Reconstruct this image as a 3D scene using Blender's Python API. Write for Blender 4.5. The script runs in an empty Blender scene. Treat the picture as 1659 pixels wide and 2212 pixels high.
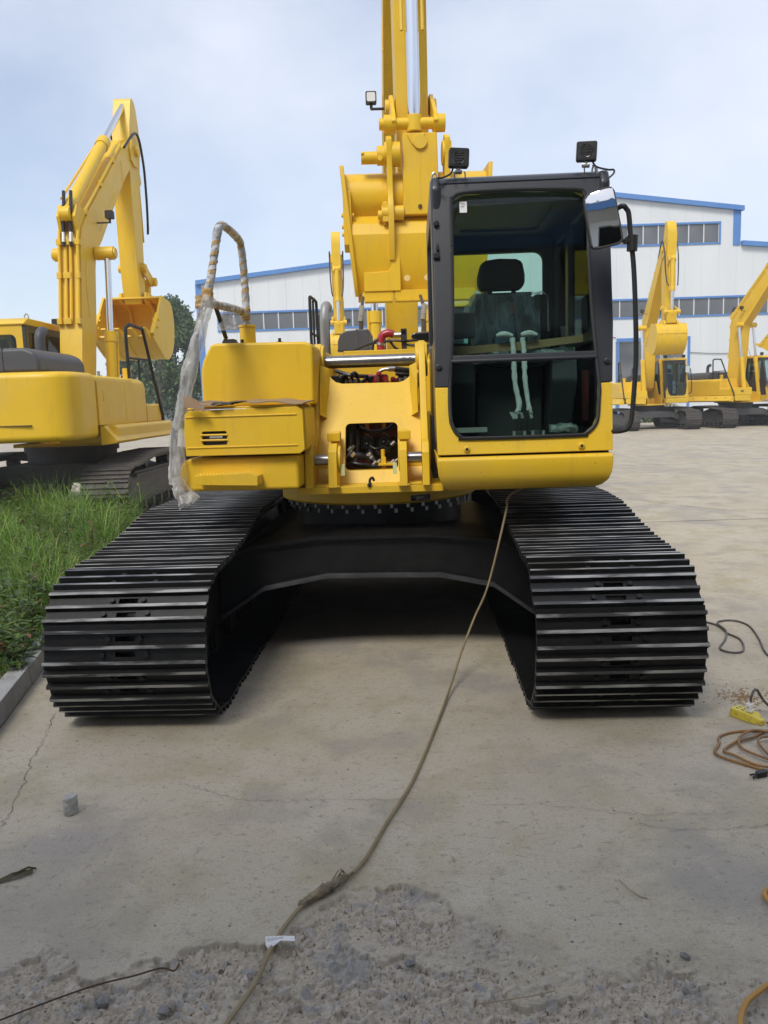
import bpy, bmesh, math, random
import numpy as np
from mathutils import Vector, Matrix, Quaternion
random.seed(7)
R = math.radians
scene = bpy.context.scene
COL = scene.collection

# ------------------------------------------------------------ camera
H, PITCH, ROLL = 1.6, R(7.84), R(1.9)
cam_d = bpy.data.cameras.new('camera')
cam = bpy.data.objects.new('camera', cam_d); COL.objects.link(cam)
cam_d.sensor_fit = 'VERTICAL'; cam_d.sensor_height = 36.0
cam_d.lens = 36.0 * 1725.4 / 2212.0
cam_d.clip_start = 0.05; cam_d.clip_end = 2000
fw = Vector((0, math.cos(PITCH), -math.sin(PITCH)))
up0 = Vector((0, math.sin(PITCH), math.cos(PITCH))); rt0 = Vector((1, 0, 0))
rt = math.cos(ROLL) * rt0 - math.sin(ROLL) * up0
up = math.sin(ROLL) * rt0 + math.cos(ROLL) * up0
m = Matrix((rt, up, -fw)).transposed().to_4x4(); m.translation = (0, 0, H)
cam.matrix_world = m
scene.camera = cam
scene.render.resolution_x = 768; scene.render.resolution_y = 1024

# ------------------------------------------------------------ world, sun, exposure
SUN_EL, SUN_AZ = R(50), R(203)          # azimuth measured clockwise from +Y: behind the camera, a little left
w = bpy.data.worlds.new('World'); scene.world = w; w.use_nodes = True
nt = w.node_tree; nt.nodes.clear()
N = lambda t: nt.nodes.new(t)
out = N('ShaderNodeOutputWorld'); bg = N('ShaderNodeBackground'); bg.inputs[1].default_value = 0.1
sky = N('ShaderNodeTexSky'); sky.sky_type = 'NISHITA'; sky.sun_disc = False
sky.sun_elevation = SUN_EL; sky.sun_rotation = SUN_AZ; sky.air_density = 1.0; sky.dust_density = 1.0
tc = N('ShaderNodeTexCoord'); mp = N('ShaderNodeMapping'); mp.inputs['Scale'].default_value = (1, 1, 1.6)
mp.inputs['Location'].default_value = (5.2, 2.3, 0.1)
n1 = N('ShaderNodeTexNoise'); n1.inputs['Scale'].default_value = 1.7; n1.inputs['Detail'].default_value = 7.0
n1.inputs['Roughness'].default_value = 0.55
rp = N('ShaderNodeValToRGB'); rp.color_ramp.elements[0].position = 0.36; rp.color_ramp.elements[1].position = 0.66
rp.color_ramp.elements[0].color = (.33, .33, .33, 1); rp.color_ramp.elements[1].color = (.90, .90, .90, 1)
mx = N('ShaderNodeMix'); mx.data_type = 'RGBA'; mx.inputs[7].default_value = (5.55, 5.85, 6.6, 1)
L = nt.links.new
L(tc.outputs['Generated'], mp.inputs[0]); L(mp.outputs[0], n1.inputs[0]); L(n1.outputs[0], rp.inputs[0])
L(rp.outputs[0], mx.inputs[0]); L(sky.outputs[0], mx.inputs[6]); L(mx.outputs[2], bg.inputs[0]); L(bg.outputs[0], out.inputs[0])
sd = bpy.data.lights.new('sun', 'SUN'); sd.energy = 1.5; sd.angle = R(20); sd.color = (1, .95, .87)
so = bpy.data.objects.new('sun', sd); COL.objects.link(so)
sv = Vector((math.sin(SUN_AZ) * math.cos(SUN_EL), math.cos(SUN_AZ) * math.cos(SUN_EL), math.sin(SUN_EL)))
so.rotation_euler = sv.to_track_quat('Z', 'Y').to_euler(); so.location = sv * 60
vs = scene.view_settings; vs.view_transform = 'Standard'; vs.look = 'None'; vs.exposure = 0.78; vs.gamma = 1.0; vs.use_curve_mapping = False

# ------------------------------------------------------------ materials
MATS = {}
def mat(name, col, rough=.5, metal=0., col2=None, nscale=6., namt=.5, bump=0., bscale=60., coat=0., spec=None, detail=5., thresh=None, coord='Object', stretch=None):
    if name in MATS: return MATS[name]
    M = bpy.data.materials.new(name); M.use_nodes = True; t = M.node_tree; b = t.nodes['Principled BSDF']
    b.inputs['Base Color'].default_value = (*col, 1); b.inputs['Roughness'].default_value = rough; b.inputs['Metallic'].default_value = metal
    if coat: b.inputs['Coat Weight'].default_value = coat; b.inputs['Coat Roughness'].default_value = .15
    if spec is not None: b.inputs['Specular IOR Level'].default_value = spec
    tc = t.nodes.new('ShaderNodeTexCoord'); src = tc.outputs[coord]
    if stretch:
        mp = t.nodes.new('ShaderNodeMapping'); mp.inputs['Scale'].default_value = stretch; t.links.new(src, mp.inputs[0]); src = mp.outputs[0]
    if col2:
        n = t.nodes.new('ShaderNodeTexNoise'); n.inputs['Scale'].default_value = nscale; n.inputs['Detail'].default_value = detail; t.links.new(src, n.inputs[0])
        r = t.nodes.new('ShaderNodeValToRGB'); lo, hi = thresh or (.5 - .25, .5 + .25)
        r.color_ramp.elements[0].position = lo; r.color_ramp.elements[1].position = hi
        r.color_ramp.elements[0].color = (*col, 1); r.color_ramp.elements[1].color = (*[a + (c - a) * min(1, namt * 2) for a, c in zip(col, col2)], 1)
        t.links.new(n.outputs[0], r.inputs[0]); t.links.new(r.outputs[0], b.inputs['Base Color'])
    if bump:
        n = t.nodes.new('ShaderNodeTexNoise'); n.inputs['Scale'].default_value = bscale; n.inputs['Detail'].default_value = 4; t.links.new(src, n.inputs[0])
        bp = t.nodes.new('ShaderNodeBump'); bp.inputs['Strength'].default_value = bump; bp.inputs['Distance'].default_value = .02
        t.links.new(n.outputs[0], bp.inputs['Height']); t.links.new(bp.outputs[0], b.inputs['Normal'])
    MATS[name] = M; return M
YEL = mat('yellow_paint', (.80, .515, .022), .40, col2=(.74, .465, .024), nscale=2.5, bump=.02, bscale=9, spec=.4)
def grime(M, dust, amt):
    t = M.node_tree; b = t.nodes['Principled BSDF']; src = b.inputs['Base Color'].links[0].from_socket; tc = t.nodes.new('ShaderNodeTexCoord')
    def lay(src, sc, lo, hi, col, k, det=6, rg=.65, st=None):
        n = t.nodes.new('ShaderNodeTexNoise'); n.inputs['Scale'].default_value = sc; n.inputs['Detail'].default_value = det; n.inputs['Roughness'].default_value = rg
        v = tc.outputs['Object']
        if st: mp = t.nodes.new('ShaderNodeMapping'); mp.inputs['Scale'].default_value = st; t.links.new(v, mp.inputs[0]); v = mp.outputs[0]
        t.links.new(v, n.inputs[0])
        mr = t.nodes.new('ShaderNodeMapRange'); mr.inputs[1].default_value = lo; mr.inputs[2].default_value = hi; mr.inputs[4].default_value = k; t.links.new(n.outputs[0], mr.inputs[0])
        m_ = t.nodes.new('ShaderNodeMix'); m_.data_type = 'RGBA'; m_.inputs[7].default_value = (*col, 1); t.links.new(mr.outputs[0], m_.inputs[0]); t.links.new(src, m_.inputs[6]); return m_.outputs[2], mr.outputs[0]
    c, f1 = lay(src, 1.7, .48, .75, dust, amt)
    c, _ = lay(c, 3.0, .56, .72, (.50, .30, .04), .35, st=(4, 4, .6))
    c, _ = lay(c, 60, .69, .74, (.20, .12, .03), .7, 3, .5)
    t.links.new(c, b.inputs['Base Color'])
    n = t.nodes.new('ShaderNodeTexNoise'); n.inputs['Scale'].default_value = 4; n.inputs['Detail'].default_value = 6; t.links.new(tc.outputs['Object'], n.inputs[0])
    mr = t.nodes.new('ShaderNodeMapRange'); mr.inputs[3].default_value = .30; mr.inputs[4].default_value = .56; t.links.new(n.outputs[0], mr.inputs[0]); t.links.new(mr.outputs[0], b.inputs['Roughness'])
grime(YEL, (.66, .47, .12), .45)
BLK = mat('black_track_paint', (.006, .006, .0063), .42, col2=(.014, .0135, .013), nscale=9, bump=.06, bscale=40, spec=.3)
GROUSER = mat('worn_skyglint_grouser_edge', (.05, .05, .05), .38, col2=(.34, .34, .33), nscale=6, thresh=(.45, .60), namt=.5, bump=.10, bscale=60, stretch=(.6, 3, 3), detail=10)  # worn tips, paled further to carry the sky's reflection in the colour
def randomise(M):                                    # shift the scuff pattern from one shoe to the next
    t = M.node_tree; oi = t.nodes.new('ShaderNodeObjectInfo'); vm = t.nodes.new('ShaderNodeVectorMath'); vm.operation = 'SCALE'; vm.inputs[0].default_value = (37, 11, 23); t.links.new(oi.outputs['Random'], vm.inputs['Scale'])
    mp = next(n for n in t.nodes if n.type == 'MAPPING'); t.links.new(vm.outputs[0], mp.inputs['Location'])
randomise(GROUSER)
DUSTY = mat('dusty_track_steel', (.035, .032, .03), .6, col2=(.10, .085, .07), nscale=8)
DKPAINT = mat('charcoal_cab_paint', (.022, .024, .03), .38, col2=(.03, .032, .038), nscale=3, coat=.1)
HOODP = mat('grey_hood_plastic', (.06, .06, .065), .5, col2=(.08, .08, .085), nscale=3, bump=.03, bscale=120)
RUB = mat('black_rubber', (.012, .012, .012), .55)
HOSE = mat('hydraulic_hose_rubber', (.014, .014, .015), .4)
CHROME = mat('chrome_rod', (.75, .76, .78), .16, 1.0)
STEEL = mat('bare_steel_pin', (.36, .35, .34), .3, 1.0, col2=(.28, .27, .26), nscale=5, stretch=(8, 1, 1))
ZINC = mat('zinc_bolt', (.55, .54, .5), .35, 1.0)
DULLB = mat('dull_bolt', (.30, .295, .28), .4, 1.0)
SILV = mat('grey_exhaust_paint', (.30, .30, .295), .45, .3)
REDP = mat('red_engine_paint', (.35, .02, .03), .35, coat=.2)
DRED = mat('dark_red_primer', (.10, .012, .009), .45)
CARD = mat('cardboard', (.36, .24, .13), .9, col2=(.28, .18, .09), nscale=8)
PAPER = mat('white_paper', (.75, .75, .74), .8)
WRAPC = mat('foam_wrap_cloth', (.55, .56, .57), .45, col2=(.22, .22, .23), nscale=16, thresh=(.48, .66), bump=.5, bscale=45)
TAPE = mat('orange_tape', (.52, .30, .08), .4, col2=(.42, .3, .14), nscale=20, bump=.2, bscale=40)
SEATC = mat('seat_fabric', (.020, .020, .022), .8)
INT = mat('interior_plastic', (.045, .046, .05), .6)
LCOVER = mat('lever_cover', (.66, .66, .65), .7, bump=.4, bscale=30)
ORANGE = mat('orange_tag', (.45, .09, .02), .6)
GREYC = mat('grey_sheet', (.16, .19, .23), .5)
LENS = mat('lamp_lens', (.03, .03, .032), .12, col2=(.09, .09, .09), nscale=40)
BROWNSL = mat('sling_web', (.05, .04, .03), .9, col2=(.13, .09, .05), nscale=18)
SLEEVE = mat('sling_sleeve', (.30, .27, .21), .8, bump=.3, bscale=30)
WHITE = mat('white_cladding', (.70, .725, .735), .5, col2=(.62, .65, .665), nscale=.5, stretch=(1, 1, .3))
BLUE = mat('blue_trim', (.07, .20, .50), .5, col2=(.10, .24, .52), nscale=.6)
WGLS = mat('dark_factory_glass', (.055, .062, .07), .22, col2=(.19, .20, .21), nscale=.45, detail=2)
MULL = mat('white_mullion', (.62, .64, .66), .5)
WALLW = mat('white_render', (.72, .73, .74), .8, col2=(.62, .63, .64), nscale=1.0)
KERBM = mat('grey_kerb_concrete', (.30, .30, .29), .9, col2=(.42, .42, .40), nscale=10, bump=.3, bscale=50)
SOIL = mat('brown_soil', (.13, .09, .055), .95, col2=(.22, .16, .10), nscale=7, bump=.6, bscale=25)
BARK = mat('bark', (.11, .085, .06), .9, bump=.4, bscale=20)
CONCB = mat('concrete_core', (.25, .245, .225), .9, col2=(.50, .49, .46), nscale=40, bump=.5, bscale=70)
STONE = mat('grey_stone', (.17, .175, .18), .85, col2=(.26, .24, .21), nscale=9, bump=.4, bscale=40)
STONE2 = mat('tan_stone', (.24, .205, .17), .9, col2=(.30, .26, .22), nscale=9, bump=.4, bscale=40)
TANHOSE = mat('tan_hose_rubber', (.22, .165, .085), .55, col2=(.30, .235, .13), nscale=7, bump=.15, bscale=30)
ORCABLE = mat('orange_cable', (.36, .17, .035), .5, col2=(.13, .085, .05), nscale=7, namt=.5)
BLCABLE = mat('black_cable', (.03, .03, .03), .5, col2=(.13, .12, .11), nscale=12)
YPLAS = mat('yellow_plastic', (.62, .50, .05), .4, col2=(.25, .2, .05), nscale=30, thresh=(.58, .72))
RUST = mat('rusty_wire', (.09, .045, .025), .8)
TWIG = mat('dry_straw', (.36, .28, .17), .8)
TAPEW = mat('joint_tape', (.34, .27, .16), .6, col2=(.07, .05, .03), nscale=25, bump=.5, bscale=40)
DARKW = mat('dark_interior', (.05, .05, .055), .9)
GLOVE = mat('glossy_black', (.01, .01, .01), .2)
CREV = mat('crack_dirt', (.12, .10, .08), .95)
SAND = mat('brown_sand', (.26, .17, .09), .95, bump=.6, bscale=60)
REDSGN = mat('red_print', (.5, .03, .03), .6)
BPRINT = mat('black_print', (.02, .02, .02), .6)
SHGREY = mat('grey_print', (.3, .3, .31), .6)

def leafmat(name, c1, c2, trans=.25, dry=None):
    M = bpy.data.materials.new(name); M.use_nodes = True; t = M.node_tree; b = t.nodes['Principled BSDF']
    g = t.nodes.new('ShaderNodeNewGeometry'); r = t.nodes.new('ShaderNodeValToRGB')
    r.color_ramp.elements[0].color = (*c1, 1); r.color_ramp.elements[1].color = (*c2, 1)
    if dry: e = r.color_ramp.elements.new(.93); e.color = (*c2, 1); r.color_ramp.elements[1].position = .90; r.color_ramp.elements[2].position = .94; r.color_ramp.elements[1].color = (*c2, 1); r.color_ramp.elements[2].color = (*dry, 1)
    t.links.new(g.outputs['Random Per Island'], r.inputs[0]); t.links.new(r.outputs[0], b.inputs['Base Color'])
    b.inputs['Roughness'].default_value = .5
    tr = t.nodes.new('ShaderNodeBsdfTranslucent'); t.links.new(r.outputs[0], tr.inputs[0])
    ms = t.nodes.new('ShaderNodeMixShader'); ms.inputs[0].default_value = trans
    o = t.nodes['Material Output']; t.links.new(b.outputs[0], ms.inputs[1]); t.links.new(tr.outputs[0], ms.inputs[2]); t.links.new(ms.outputs[0], o.inputs[0])
    return M
GRASS = leafmat('grass_blade', (.06, .15, .018), (.27, .43, .07), .4, dry=(.42, .36, .16))
LEAF = leafmat('tree_leaf', (.028, .065, .015), (.10, .165, .04), .3)
WEEDL = leafmat('weed_leaf', (.05, .10, .025), (.10, .16, .04), .25)
WEEDR = leafmat('reddish_weed_leaf', (.09, .05, .025), (.16, .12, .04), .25)

def glassmat(name, tint, rough=.02, ior=1.35):
    M = bpy.data.materials.new(name); M.use_nodes = True; t = M.node_tree; t.nodes.remove(t.nodes['Principled BSDF'])
    tr = t.nodes.new('ShaderNodeBsdfTransparent'); tr.inputs[0].default_value = (*tint, 1)
    gl = t.nodes.new('ShaderNodeBsdfGlossy'); gl.inputs['Roughness'].default_value = rough
    fr = t.nodes.new('ShaderNodeFresnel'); fr.inputs[0].default_value = ior
    ms = t.nodes.new('ShaderNodeMixShader'); o = t.nodes['Material Output']
    t.links.new(fr.outputs[0], ms.inputs[0]); t.links.new(tr.outputs[0], ms.inputs[1]); t.links.new(gl.outputs[0], ms.inputs[2]); t.links.new(ms.outputs[0], o.inputs[0])
    return M
GLASS = glassmat('green_tinted_glass', (.80, .91, .88))
GLASS_SIDE = glassmat('side_window_glass', (.80, .91, .88), ior=1.1)
def filmmat(name, col, alpha, rough=.14):
    M = bpy.data.materials.new(name); M.use_nodes = True; t = M.node_tree; b = t.nodes['Principled BSDF']
    b.inputs['Base Color'].default_value = (*col, 1); b.inputs['Roughness'].default_value = rough
    tr = t.nodes.new('ShaderNodeBsdfTransparent'); ms = t.nodes.new('ShaderNodeMixShader'); o = t.nodes['Material Output']
    tc = t.nodes.new('ShaderNodeTexCoord'); n = t.nodes.new('ShaderNodeTexNoise'); n.inputs['Scale'].default_value = 1; n.inputs['Detail'].default_value = 6; n.inputs['Distortion'].default_value = 1.2
    mp = t.nodes.new('ShaderNodeMapping'); mp.inputs['Scale'].default_value = (15, 15, 4); t.links.new(tc.outputs['Object'], mp.inputs[0])
    mr = t.nodes.new('ShaderNodeMapRange'); mr.inputs[1].default_value = .3; mr.inputs[2].default_value = .7; mr.inputs[3].default_value = max(0.05, alpha - .22); mr.inputs[4].default_value = alpha + .36
    bp = t.nodes.new('ShaderNodeBump'); bp.inputs['Strength'].default_value = .55; bp.inputs['Distance'].default_value = .02
    t.links.new(mp.outputs[0], n.inputs[0]); t.links.new(n.outputs[0], mr.inputs[0]); t.links.new(mr.outputs[0], ms.inputs[0])
    t.links.new(n.outputs[0], bp.inputs['Height']); t.links.new(bp.outputs[0], b.inputs['Normal'])
    t.links.new(tr.outputs[0], ms.inputs[1]); t.links.new(b.outputs[0], ms.inputs[2]); t.links.new(ms.outputs[0], o.inputs[0])
    return M
FILM = filmmat('clear_plastic_film', (.80, .78, .73), .32)
CLING = filmmat('thin_cling_film', (.55, .6, .6), .30)
MIRR = mat('mirror_glass', (.66, .68, .70), .01, 1.0)

# ------------------------------------------------------------ mesh helpers
class B:
    def __init__(s): s.bm = bmesh.new()
    def _add(s, vs, fs):
        v = [s.bm.verts.new(p) for p in vs]
        for f in fs:
            try: s.bm.faces.new([v[i] for i in f])
            except ValueError: pass
        return v
    def box(s, x0, x1, y0, y1, z0, z1):
        s._add([(x0,y0,z0),(x1,y0,z0),(x1,y1,z0),(x0,y1,z0),(x0,y0,z1),(x1,y0,z1),(x1,y1,z1),(x0,y1,z1)],
               [(0,3,2,1),(4,5,6,7),(0,1,5,4),(1,2,6,5),(2,3,7,6),(3,0,4,7)]); return s
    @staticmethod
    def m3(ax, u, v, t):
        return (t, u, v) if ax == 'x' else (u, t, v) if ax == 'y' else (u, v, t)
    def prism(s, pts, ax, a, b, shear=None):
        n = len(pts); vs = [s.m3(ax, u, v, a) for u, v in pts] + [s.m3(ax, u, v, b) for u, v in pts]
        if shear: vs = [shear(p) for p in vs]
        s._add(vs, [tuple(range(n)), tuple(range(2*n-1, n-1, -1))] + [(i, i+n, (i+1) % n + n, (i+1) % n) for i in range(n)]); return s
    def holed(s, outer, holes, ax, a, b, mapf=None):
        es = []; allv = []
        for lp in [outer] + holes:
            v = [s.bm.verts.new(s.m3(ax, u, w_, a)) for u, w_ in lp]; allv += v
            es += [s.bm.edges.new((v[i], v[(i+1) % len(v)])) for i in range(len(v))]
        g = bmesh.ops.triangle_fill(s.bm, use_beauty=True, edges=es)['geom']
        fs = [x for x in g if isinstance(x, bmesh.types.BMFace)]
        ex = bmesh.ops.extrude_face_region(s.bm, geom=fs)['geom']
        nv = [x for x in ex if isinstance(x, bmesh.types.BMVert)]
        d = Vector(s.m3(ax, 0, 0, b - a))
        for q in nv: q.co += d
        bmesh.ops.dissolve_limit(s.bm, angle_limit=.001, verts=allv + nv, edges=list({e for q in allv + nv for e in q.link_edges}))
        if mapf:
            for q in [q for q in allv + nv if q.is_valid]: q.co = Vector(mapf(q.co))
        return s
    def tube(s, path, r, n=8, closed=False, jit=0., flat=1.):
        P = [Vector(p) for p in path]; k = len(P); rr = r if isinstance(r, (list, tuple)) else [r] * k
        T = []
        for i in range(k):
            a = P[(i-1) % k] if closed or i else P[0]; b = P[(i+1) % k] if closed or i < k-1 else P[-1]
            T.append((b - a).normalized())
        u = T[0].orthogonal().normalized(); rings = []
        for i in range(k):
            u = (u - T[i] * u.dot(T[i])).normalized(); vv = T[i].cross(u)
            ring = []
            for j in range(n):
                an = 2 * math.pi * j / n; q = rr[i] * (1 + (random.uniform(-jit, jit) if jit else 0))
                ring.append(s.bm.verts.new(P[i] + u * math.cos(an) * q + vv * math.sin(an) * q * flat))
            rings.append(ring)
        for i in range(k if closed else k-1):
            A, Bq = rings[i], rings[(i+1) % k]
            for j in range(n): s.bm.faces.new((A[j], A[(j+1) % n], Bq[(j+1) % n], Bq[j]))
        if not closed:
            s.bm.faces.new(rings[0][::-1]); s.bm.faces.new(rings[-1])
        return s
    def cyl(s, p0, p1, r, n=16, r1=None):
        return s.tube([p0, p1], [r, r if r1 is None else r1], n)
    def lathe(s, prof, c, n=32):          # prof (r, z) about a vertical axis at c
        rings = [[s.bm.verts.new((c[0] + r * math.cos(2*math.pi*j/n), c[1] + r * math.sin(2*math.pi*j/n), z)) for j in range(n)] for r, z in prof]
        for i in range(len(prof) - 1):
            for j in range(n): s.bm.faces.new((rings[i][j], rings[i][(j+1) % n], rings[i+1][(j+1) % n], rings[i+1][j]))
        s.bm.faces.new(rings[0][::-1]); s.bm.faces.new(rings[-1]); return s
    def poly(s, pts): s._add(pts, [tuple(range(len(pts)))]); return s
    def xf(s, M): bmesh.ops.transform(s.bm, matrix=M, verts=s.bm.verts); return s
    def mesh(s, name, m, bevel=0., seg=2, ang=40, smooth=True):
        bmesh.ops.recalc_face_normals(s.bm, faces=s.bm.faces)
        if bevel:
            es = [e for e in s.bm.edges if len(e.link_faces) == 2 and e.calc_face_angle(0) > .5]
            bmesh.ops.bevel(s.bm, geom=es, offset=bevel, offset_type='OFFSET', segments=seg, profile=.5, affect='EDGES', clamp_overlap=True)
        me = bpy.data.meshes.new(name); s.bm.to_mesh(me); s.bm.free()
        for q in (m if isinstance(m, (list, tuple)) else [m]): me.materials.append(q)
        if smooth:
            me.shade_smooth(); me.set_sharp_from_angle(angle=R(ang))
        return me
    def build(s, name, m, parent=None, bevel=0., seg=2, ang=40, smooth=True):
        o = link(name, s.mesh(name, m, bevel, seg, ang, smooth), parent)
        if bevel:
            wn = o.modifiers.new('weighted_normal', 'WEIGHTED_NORMAL'); wn.keep_sharp = True; wn.weight = 80
        return o
def link(name, me, parent=None):
    o = bpy.data.objects.new(name, me); COL.objects.link(o)
    if parent: o.parent = parent
    return o
def tag(o, label=None, cat=None, group=None, kind=None):
    if label: o['label'] = label
    if cat: o['category'] = cat
    if group: o['group'] = group
    if kind: o['kind'] = kind
    return o
def empty(name, loc, rz=0.):
    o = bpy.data.objects.new(name, None); COL.objects.link(o); o.location = loc; o.rotation_euler = (0, 0, rz); o.empty_display_size = .3; return o
def smoothpath(pts, n=8, closed=False):
    P = [Vector(p) for p in pts]; k = len(P); outp = []
    for i in range(k if closed else k-1):
        p0 = P[(i-1) % k] if closed or i else P[0]; p1 = P[i]; p2 = P[(i+1) % k]; p3 = P[(i+2) % k] if closed or i + 2 < k else P[-1]
        for j in range(n):
            t = j / n
            outp.append(.5 * ((2*p1) + (p2-p0)*t + (2*p0-5*p1+4*p2-p3)*t*t + (3*p1-p0-3*p2+p3)*t*t*t))
    if not closed: outp.append(P[-1])
    return outp
def rrect(x0, x1, z0, z1, r, n=5, rs=None):
    rs = rs or (r, r, r, r); o = []
    for (cx, cz, a0, q) in ((x1-rs[0], z1-rs[0], 0, rs[0]), (x0+rs[1], z1-rs[1], 90, rs[1]), (x0+rs[2], z0+rs[2], 180, rs[2]), (x1-rs[3], z0+rs[3], 270, rs[3])):
        for i in range(n+1):
            a = R(a0 + 90*i/n); o.append((cx + q*math.cos(a), cz + q*math.sin(a)))
    return o
def circ(cx, cz, r, n=16, a0=0, a1=360):
    full = a1 - a0 >= 360
    return [(cx + r*math.cos(R(a0 + (a1-a0)*i/(n if full else n-1))), cz + r*math.sin(R(a0 + (a1-a0)*i/(n if full else n-1)))) for i in range(n)]

# ------------------------------------------------------------ ground: concrete yard with a broken patch in front
def vnoise(x, y, seed=0):
    xi = np.floor(x).astype(np.int64); yi = np.floor(y).astype(np.int64); xf = x - xi; yf = y - yi
    def h(a, b): 
        n = (a * 374761393 + b * 668265263 + seed * 974711) & 0xffffffff
        n = ((n ^ (n >> 13)) * 1274126177) & 0xffffffff
        return ((n ^ (n >> 16)) & 0xffff) / 65535.
    u = xf*xf*(3-2*xf); v = yf*yf*(3-2*yf)
    return (h(xi, yi)*(1-u) + h(xi+1, yi)*u)*(1-v) + (h(xi, yi+1)*(1-u) + h(xi+1, yi+1)*u)*v
def cells(x, y, seed=0):
    xi = np.floor(x).astype(np.int64); yi = np.floor(y).astype(np.int64)
    best = np.full(x.shape, 9.); sec = np.full(x.shape, 9.); val = np.zeros(x.shape); tx = np.zeros(x.shape); ty = np.zeros(x.shape)
    def h(a, b, k):
        n = (a * 374761393 + b * 668265263 + (seed + k) * 974711) & 0xffffffff
        n = ((n ^ (n >> 13)) * 1274126177) & 0xffffffff
        return ((n ^ (n >> 16)) & 0xffff) / 65535.
    for dx in (-1, 0, 1):
        for dy in (-1, 0, 1):
            a, b = xi+dx, yi+dy; px = a + h(a, b, 1); py = b + h(a, b, 2); d = np.hypot(px-x, py-y)
            nb = d < best; sec = np.where(nb, best, np.minimum(sec, d)); val = np.where(nb, h(a, b, 3), val)
            tx = np.where(nb, (x-px)*(h(a, b, 4)-.5), tx); ty = np.where(nb, (y-py)*(h(a, b, 5)-.5), ty); best = np.where(nb, d, best)
    return best, sec, val, tx + ty
EDGE = [(-2.4, 2.0), (-1.16, 2.12), (-1.10, 2.18), (-1.07, 2.21), (-1.03, 2.205), (-.96, 2.17), (-.92, 2.09), (-.86, 2.08), (-.83, 2.12), (-.68, 2.15), (-.64, 2.18), (-.56, 2.20), (-.40, 2.21), (-.34, 2.24), (-.30, 2.30), (-.26, 2.38), (-.15, 2.45), (-.05, 2.48), (.07, 2.46), (.16, 2.39), (.19, 2.30), (.32, 2.24), (.37, 2.17), (.44, 2.11), (.55, 2.08), (.65, 2.07), (.79, 2.16), (.87, 2.09), (1.03, 2.04), (2.4, 1.9)]
GX0, GX1, GY0, GY1, ST = -1.7, 1.7, 1.66, 3.0, .0045
gx = np.arange(GX0, GX1 + .001, ST); gy = np.arange(GY0, GY1 + .001, ST)
X, Y = np.meshgrid(gx, gy)
ed = np.interp(X, [p[0] for p in EDGE], [p[1] for p in EDGE]) + (vnoise(X*22, Y*22, 3) - .5) * .05 + (vnoise(X*70, Y*70, 4) - .5) * .022
dist = ed - Y                                        # > 0 inside the broken patch
sharp = np.clip(1 - (X - .1) * 1.6, .25, 1)           # the lip is crisp on the left and worn away on the right
mask = np.clip(dist / (.008 + .10 * (1 - sharp)), 0, 1)
mask = np.where((vnoise(X*9, Y*9, 11) > .60) & (dist < .35), mask * .45, mask)
F1, F2, cv, tilt = cells(X*40 + vnoise(X*22, Y*22, 31)*1.2, Y*46 + vnoise(X*22, Y*22, 32)*1.2, 20); g1 = np.clip((F2 - F1) * 6.5, 0, 1)
f1, f2, c2, t2 = cells(X*95 + vnoise(X*40, Y*40, 33), Y*105 + vnoise(X*40, Y*40, 34), 40); g2 = np.clip((f2 - f1) * 3, 0, 1)
rough = (cv > .55) * g1 * (.003 + .017 * (cv - .55) + tilt * .036) + g2 * (c2 - .4) * .006 + t2 * .010 + (vnoise(X*8, Y*8, 6) - .5) * .014 + (vnoise(X*150, Y*150, 35) - .5) * .003
fadeb = np.clip((X - GX0) / .3, 0, 1) * np.clip((GX1 - X) / .3, 0, 1) * np.clip((Y - GY0) / .06, 0, 1) * np.clip((GY1 - Y) / .1, 0, 1)
smoothn = (vnoise(X*5, Y*5, 8) - .5) * .0016 + (vnoise(X*60, Y*60, 9) - .5) * .0007
pit = vnoise(X*24, Y*24, 15); smoothn -= np.clip(pit - .83, 0, 1) * .022
Z = (mask * (-.019 + rough) + (1 - mask) * smoothn) * fadeb
nx, ny = len(gx), len(gy)
V = np.stack([X, Y, Z], -1).reshape(-1, 3)
idx = np.arange(nx * ny).reshape(ny, nx)
Fq = np.stack([idx[:-1, :-1], idx[:-1, 1:], idx[1:, 1:], idx[1:, :-1]], -1).reshape(-1, 4)
big = 210.
xs = [-big, GX0, gx[-1], big]; ys = [-big, GY0, gy[-1], big]
ov = [(x, y, 0) for y in ys for x in xs]; base = len(V); of = []
for j in range(3):
    for i in range(3):
        if i == 1 and j == 1: continue
        of.append([base + j*4+i, base + j*4+i+1, base + (j+1)*4+i+1, base + (j+1)*4+i])
V = np.concatenate([V, np.array(ov)]); Fq = np.concatenate([Fq, np.array(of)])
me = bpy.data.meshes.new('ground'); me.vertices.add(len(V)); me.vertices.foreach_set('co', V.ravel().astype(np.float32))
me.loops.add(Fq.size); me.loops.foreach_set('vertex_index', Fq.ravel().astype(np.int32)); me.polygons.add(len(Fq))
me.polygons.foreach_set('loop_start', np.arange(0, Fq.size, 4, dtype=np.int32)); me.update(calc_edges=True); me.validate()
at = me.attributes.new('broken', 'FLOAT', 'POINT'); at.data.foreach_set('value', np.concatenate([(mask*fadeb).ravel(), np.zeros(len(ov))]).astype(np.float32))
at = me.attributes.new('stone', 'FLOAT', 'POINT'); at.data.foreach_set('value', np.concatenate([np.where(cv > .55, np.where(g1 < .5, .12, cv), np.where((g2 < .3) & (c2 > .5), .13, .27 + .35*c2)).ravel(), np.zeros(len(ov))]).astype(np.float32))  # gaps between stones get a dark value: their small shadows as colour
me.shade_smooth()
GM = bpy.data.materials.new('yard_concrete'); GM.use_nodes = True; t = GM.node_tree; b = t.nodes['Principled BSDF']; b.inputs['Roughness'].default_value = .85; b.inputs['Specular IOR Level'].default_value = .3
geo = t.nodes.new('ShaderNodeNewGeometry')
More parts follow.
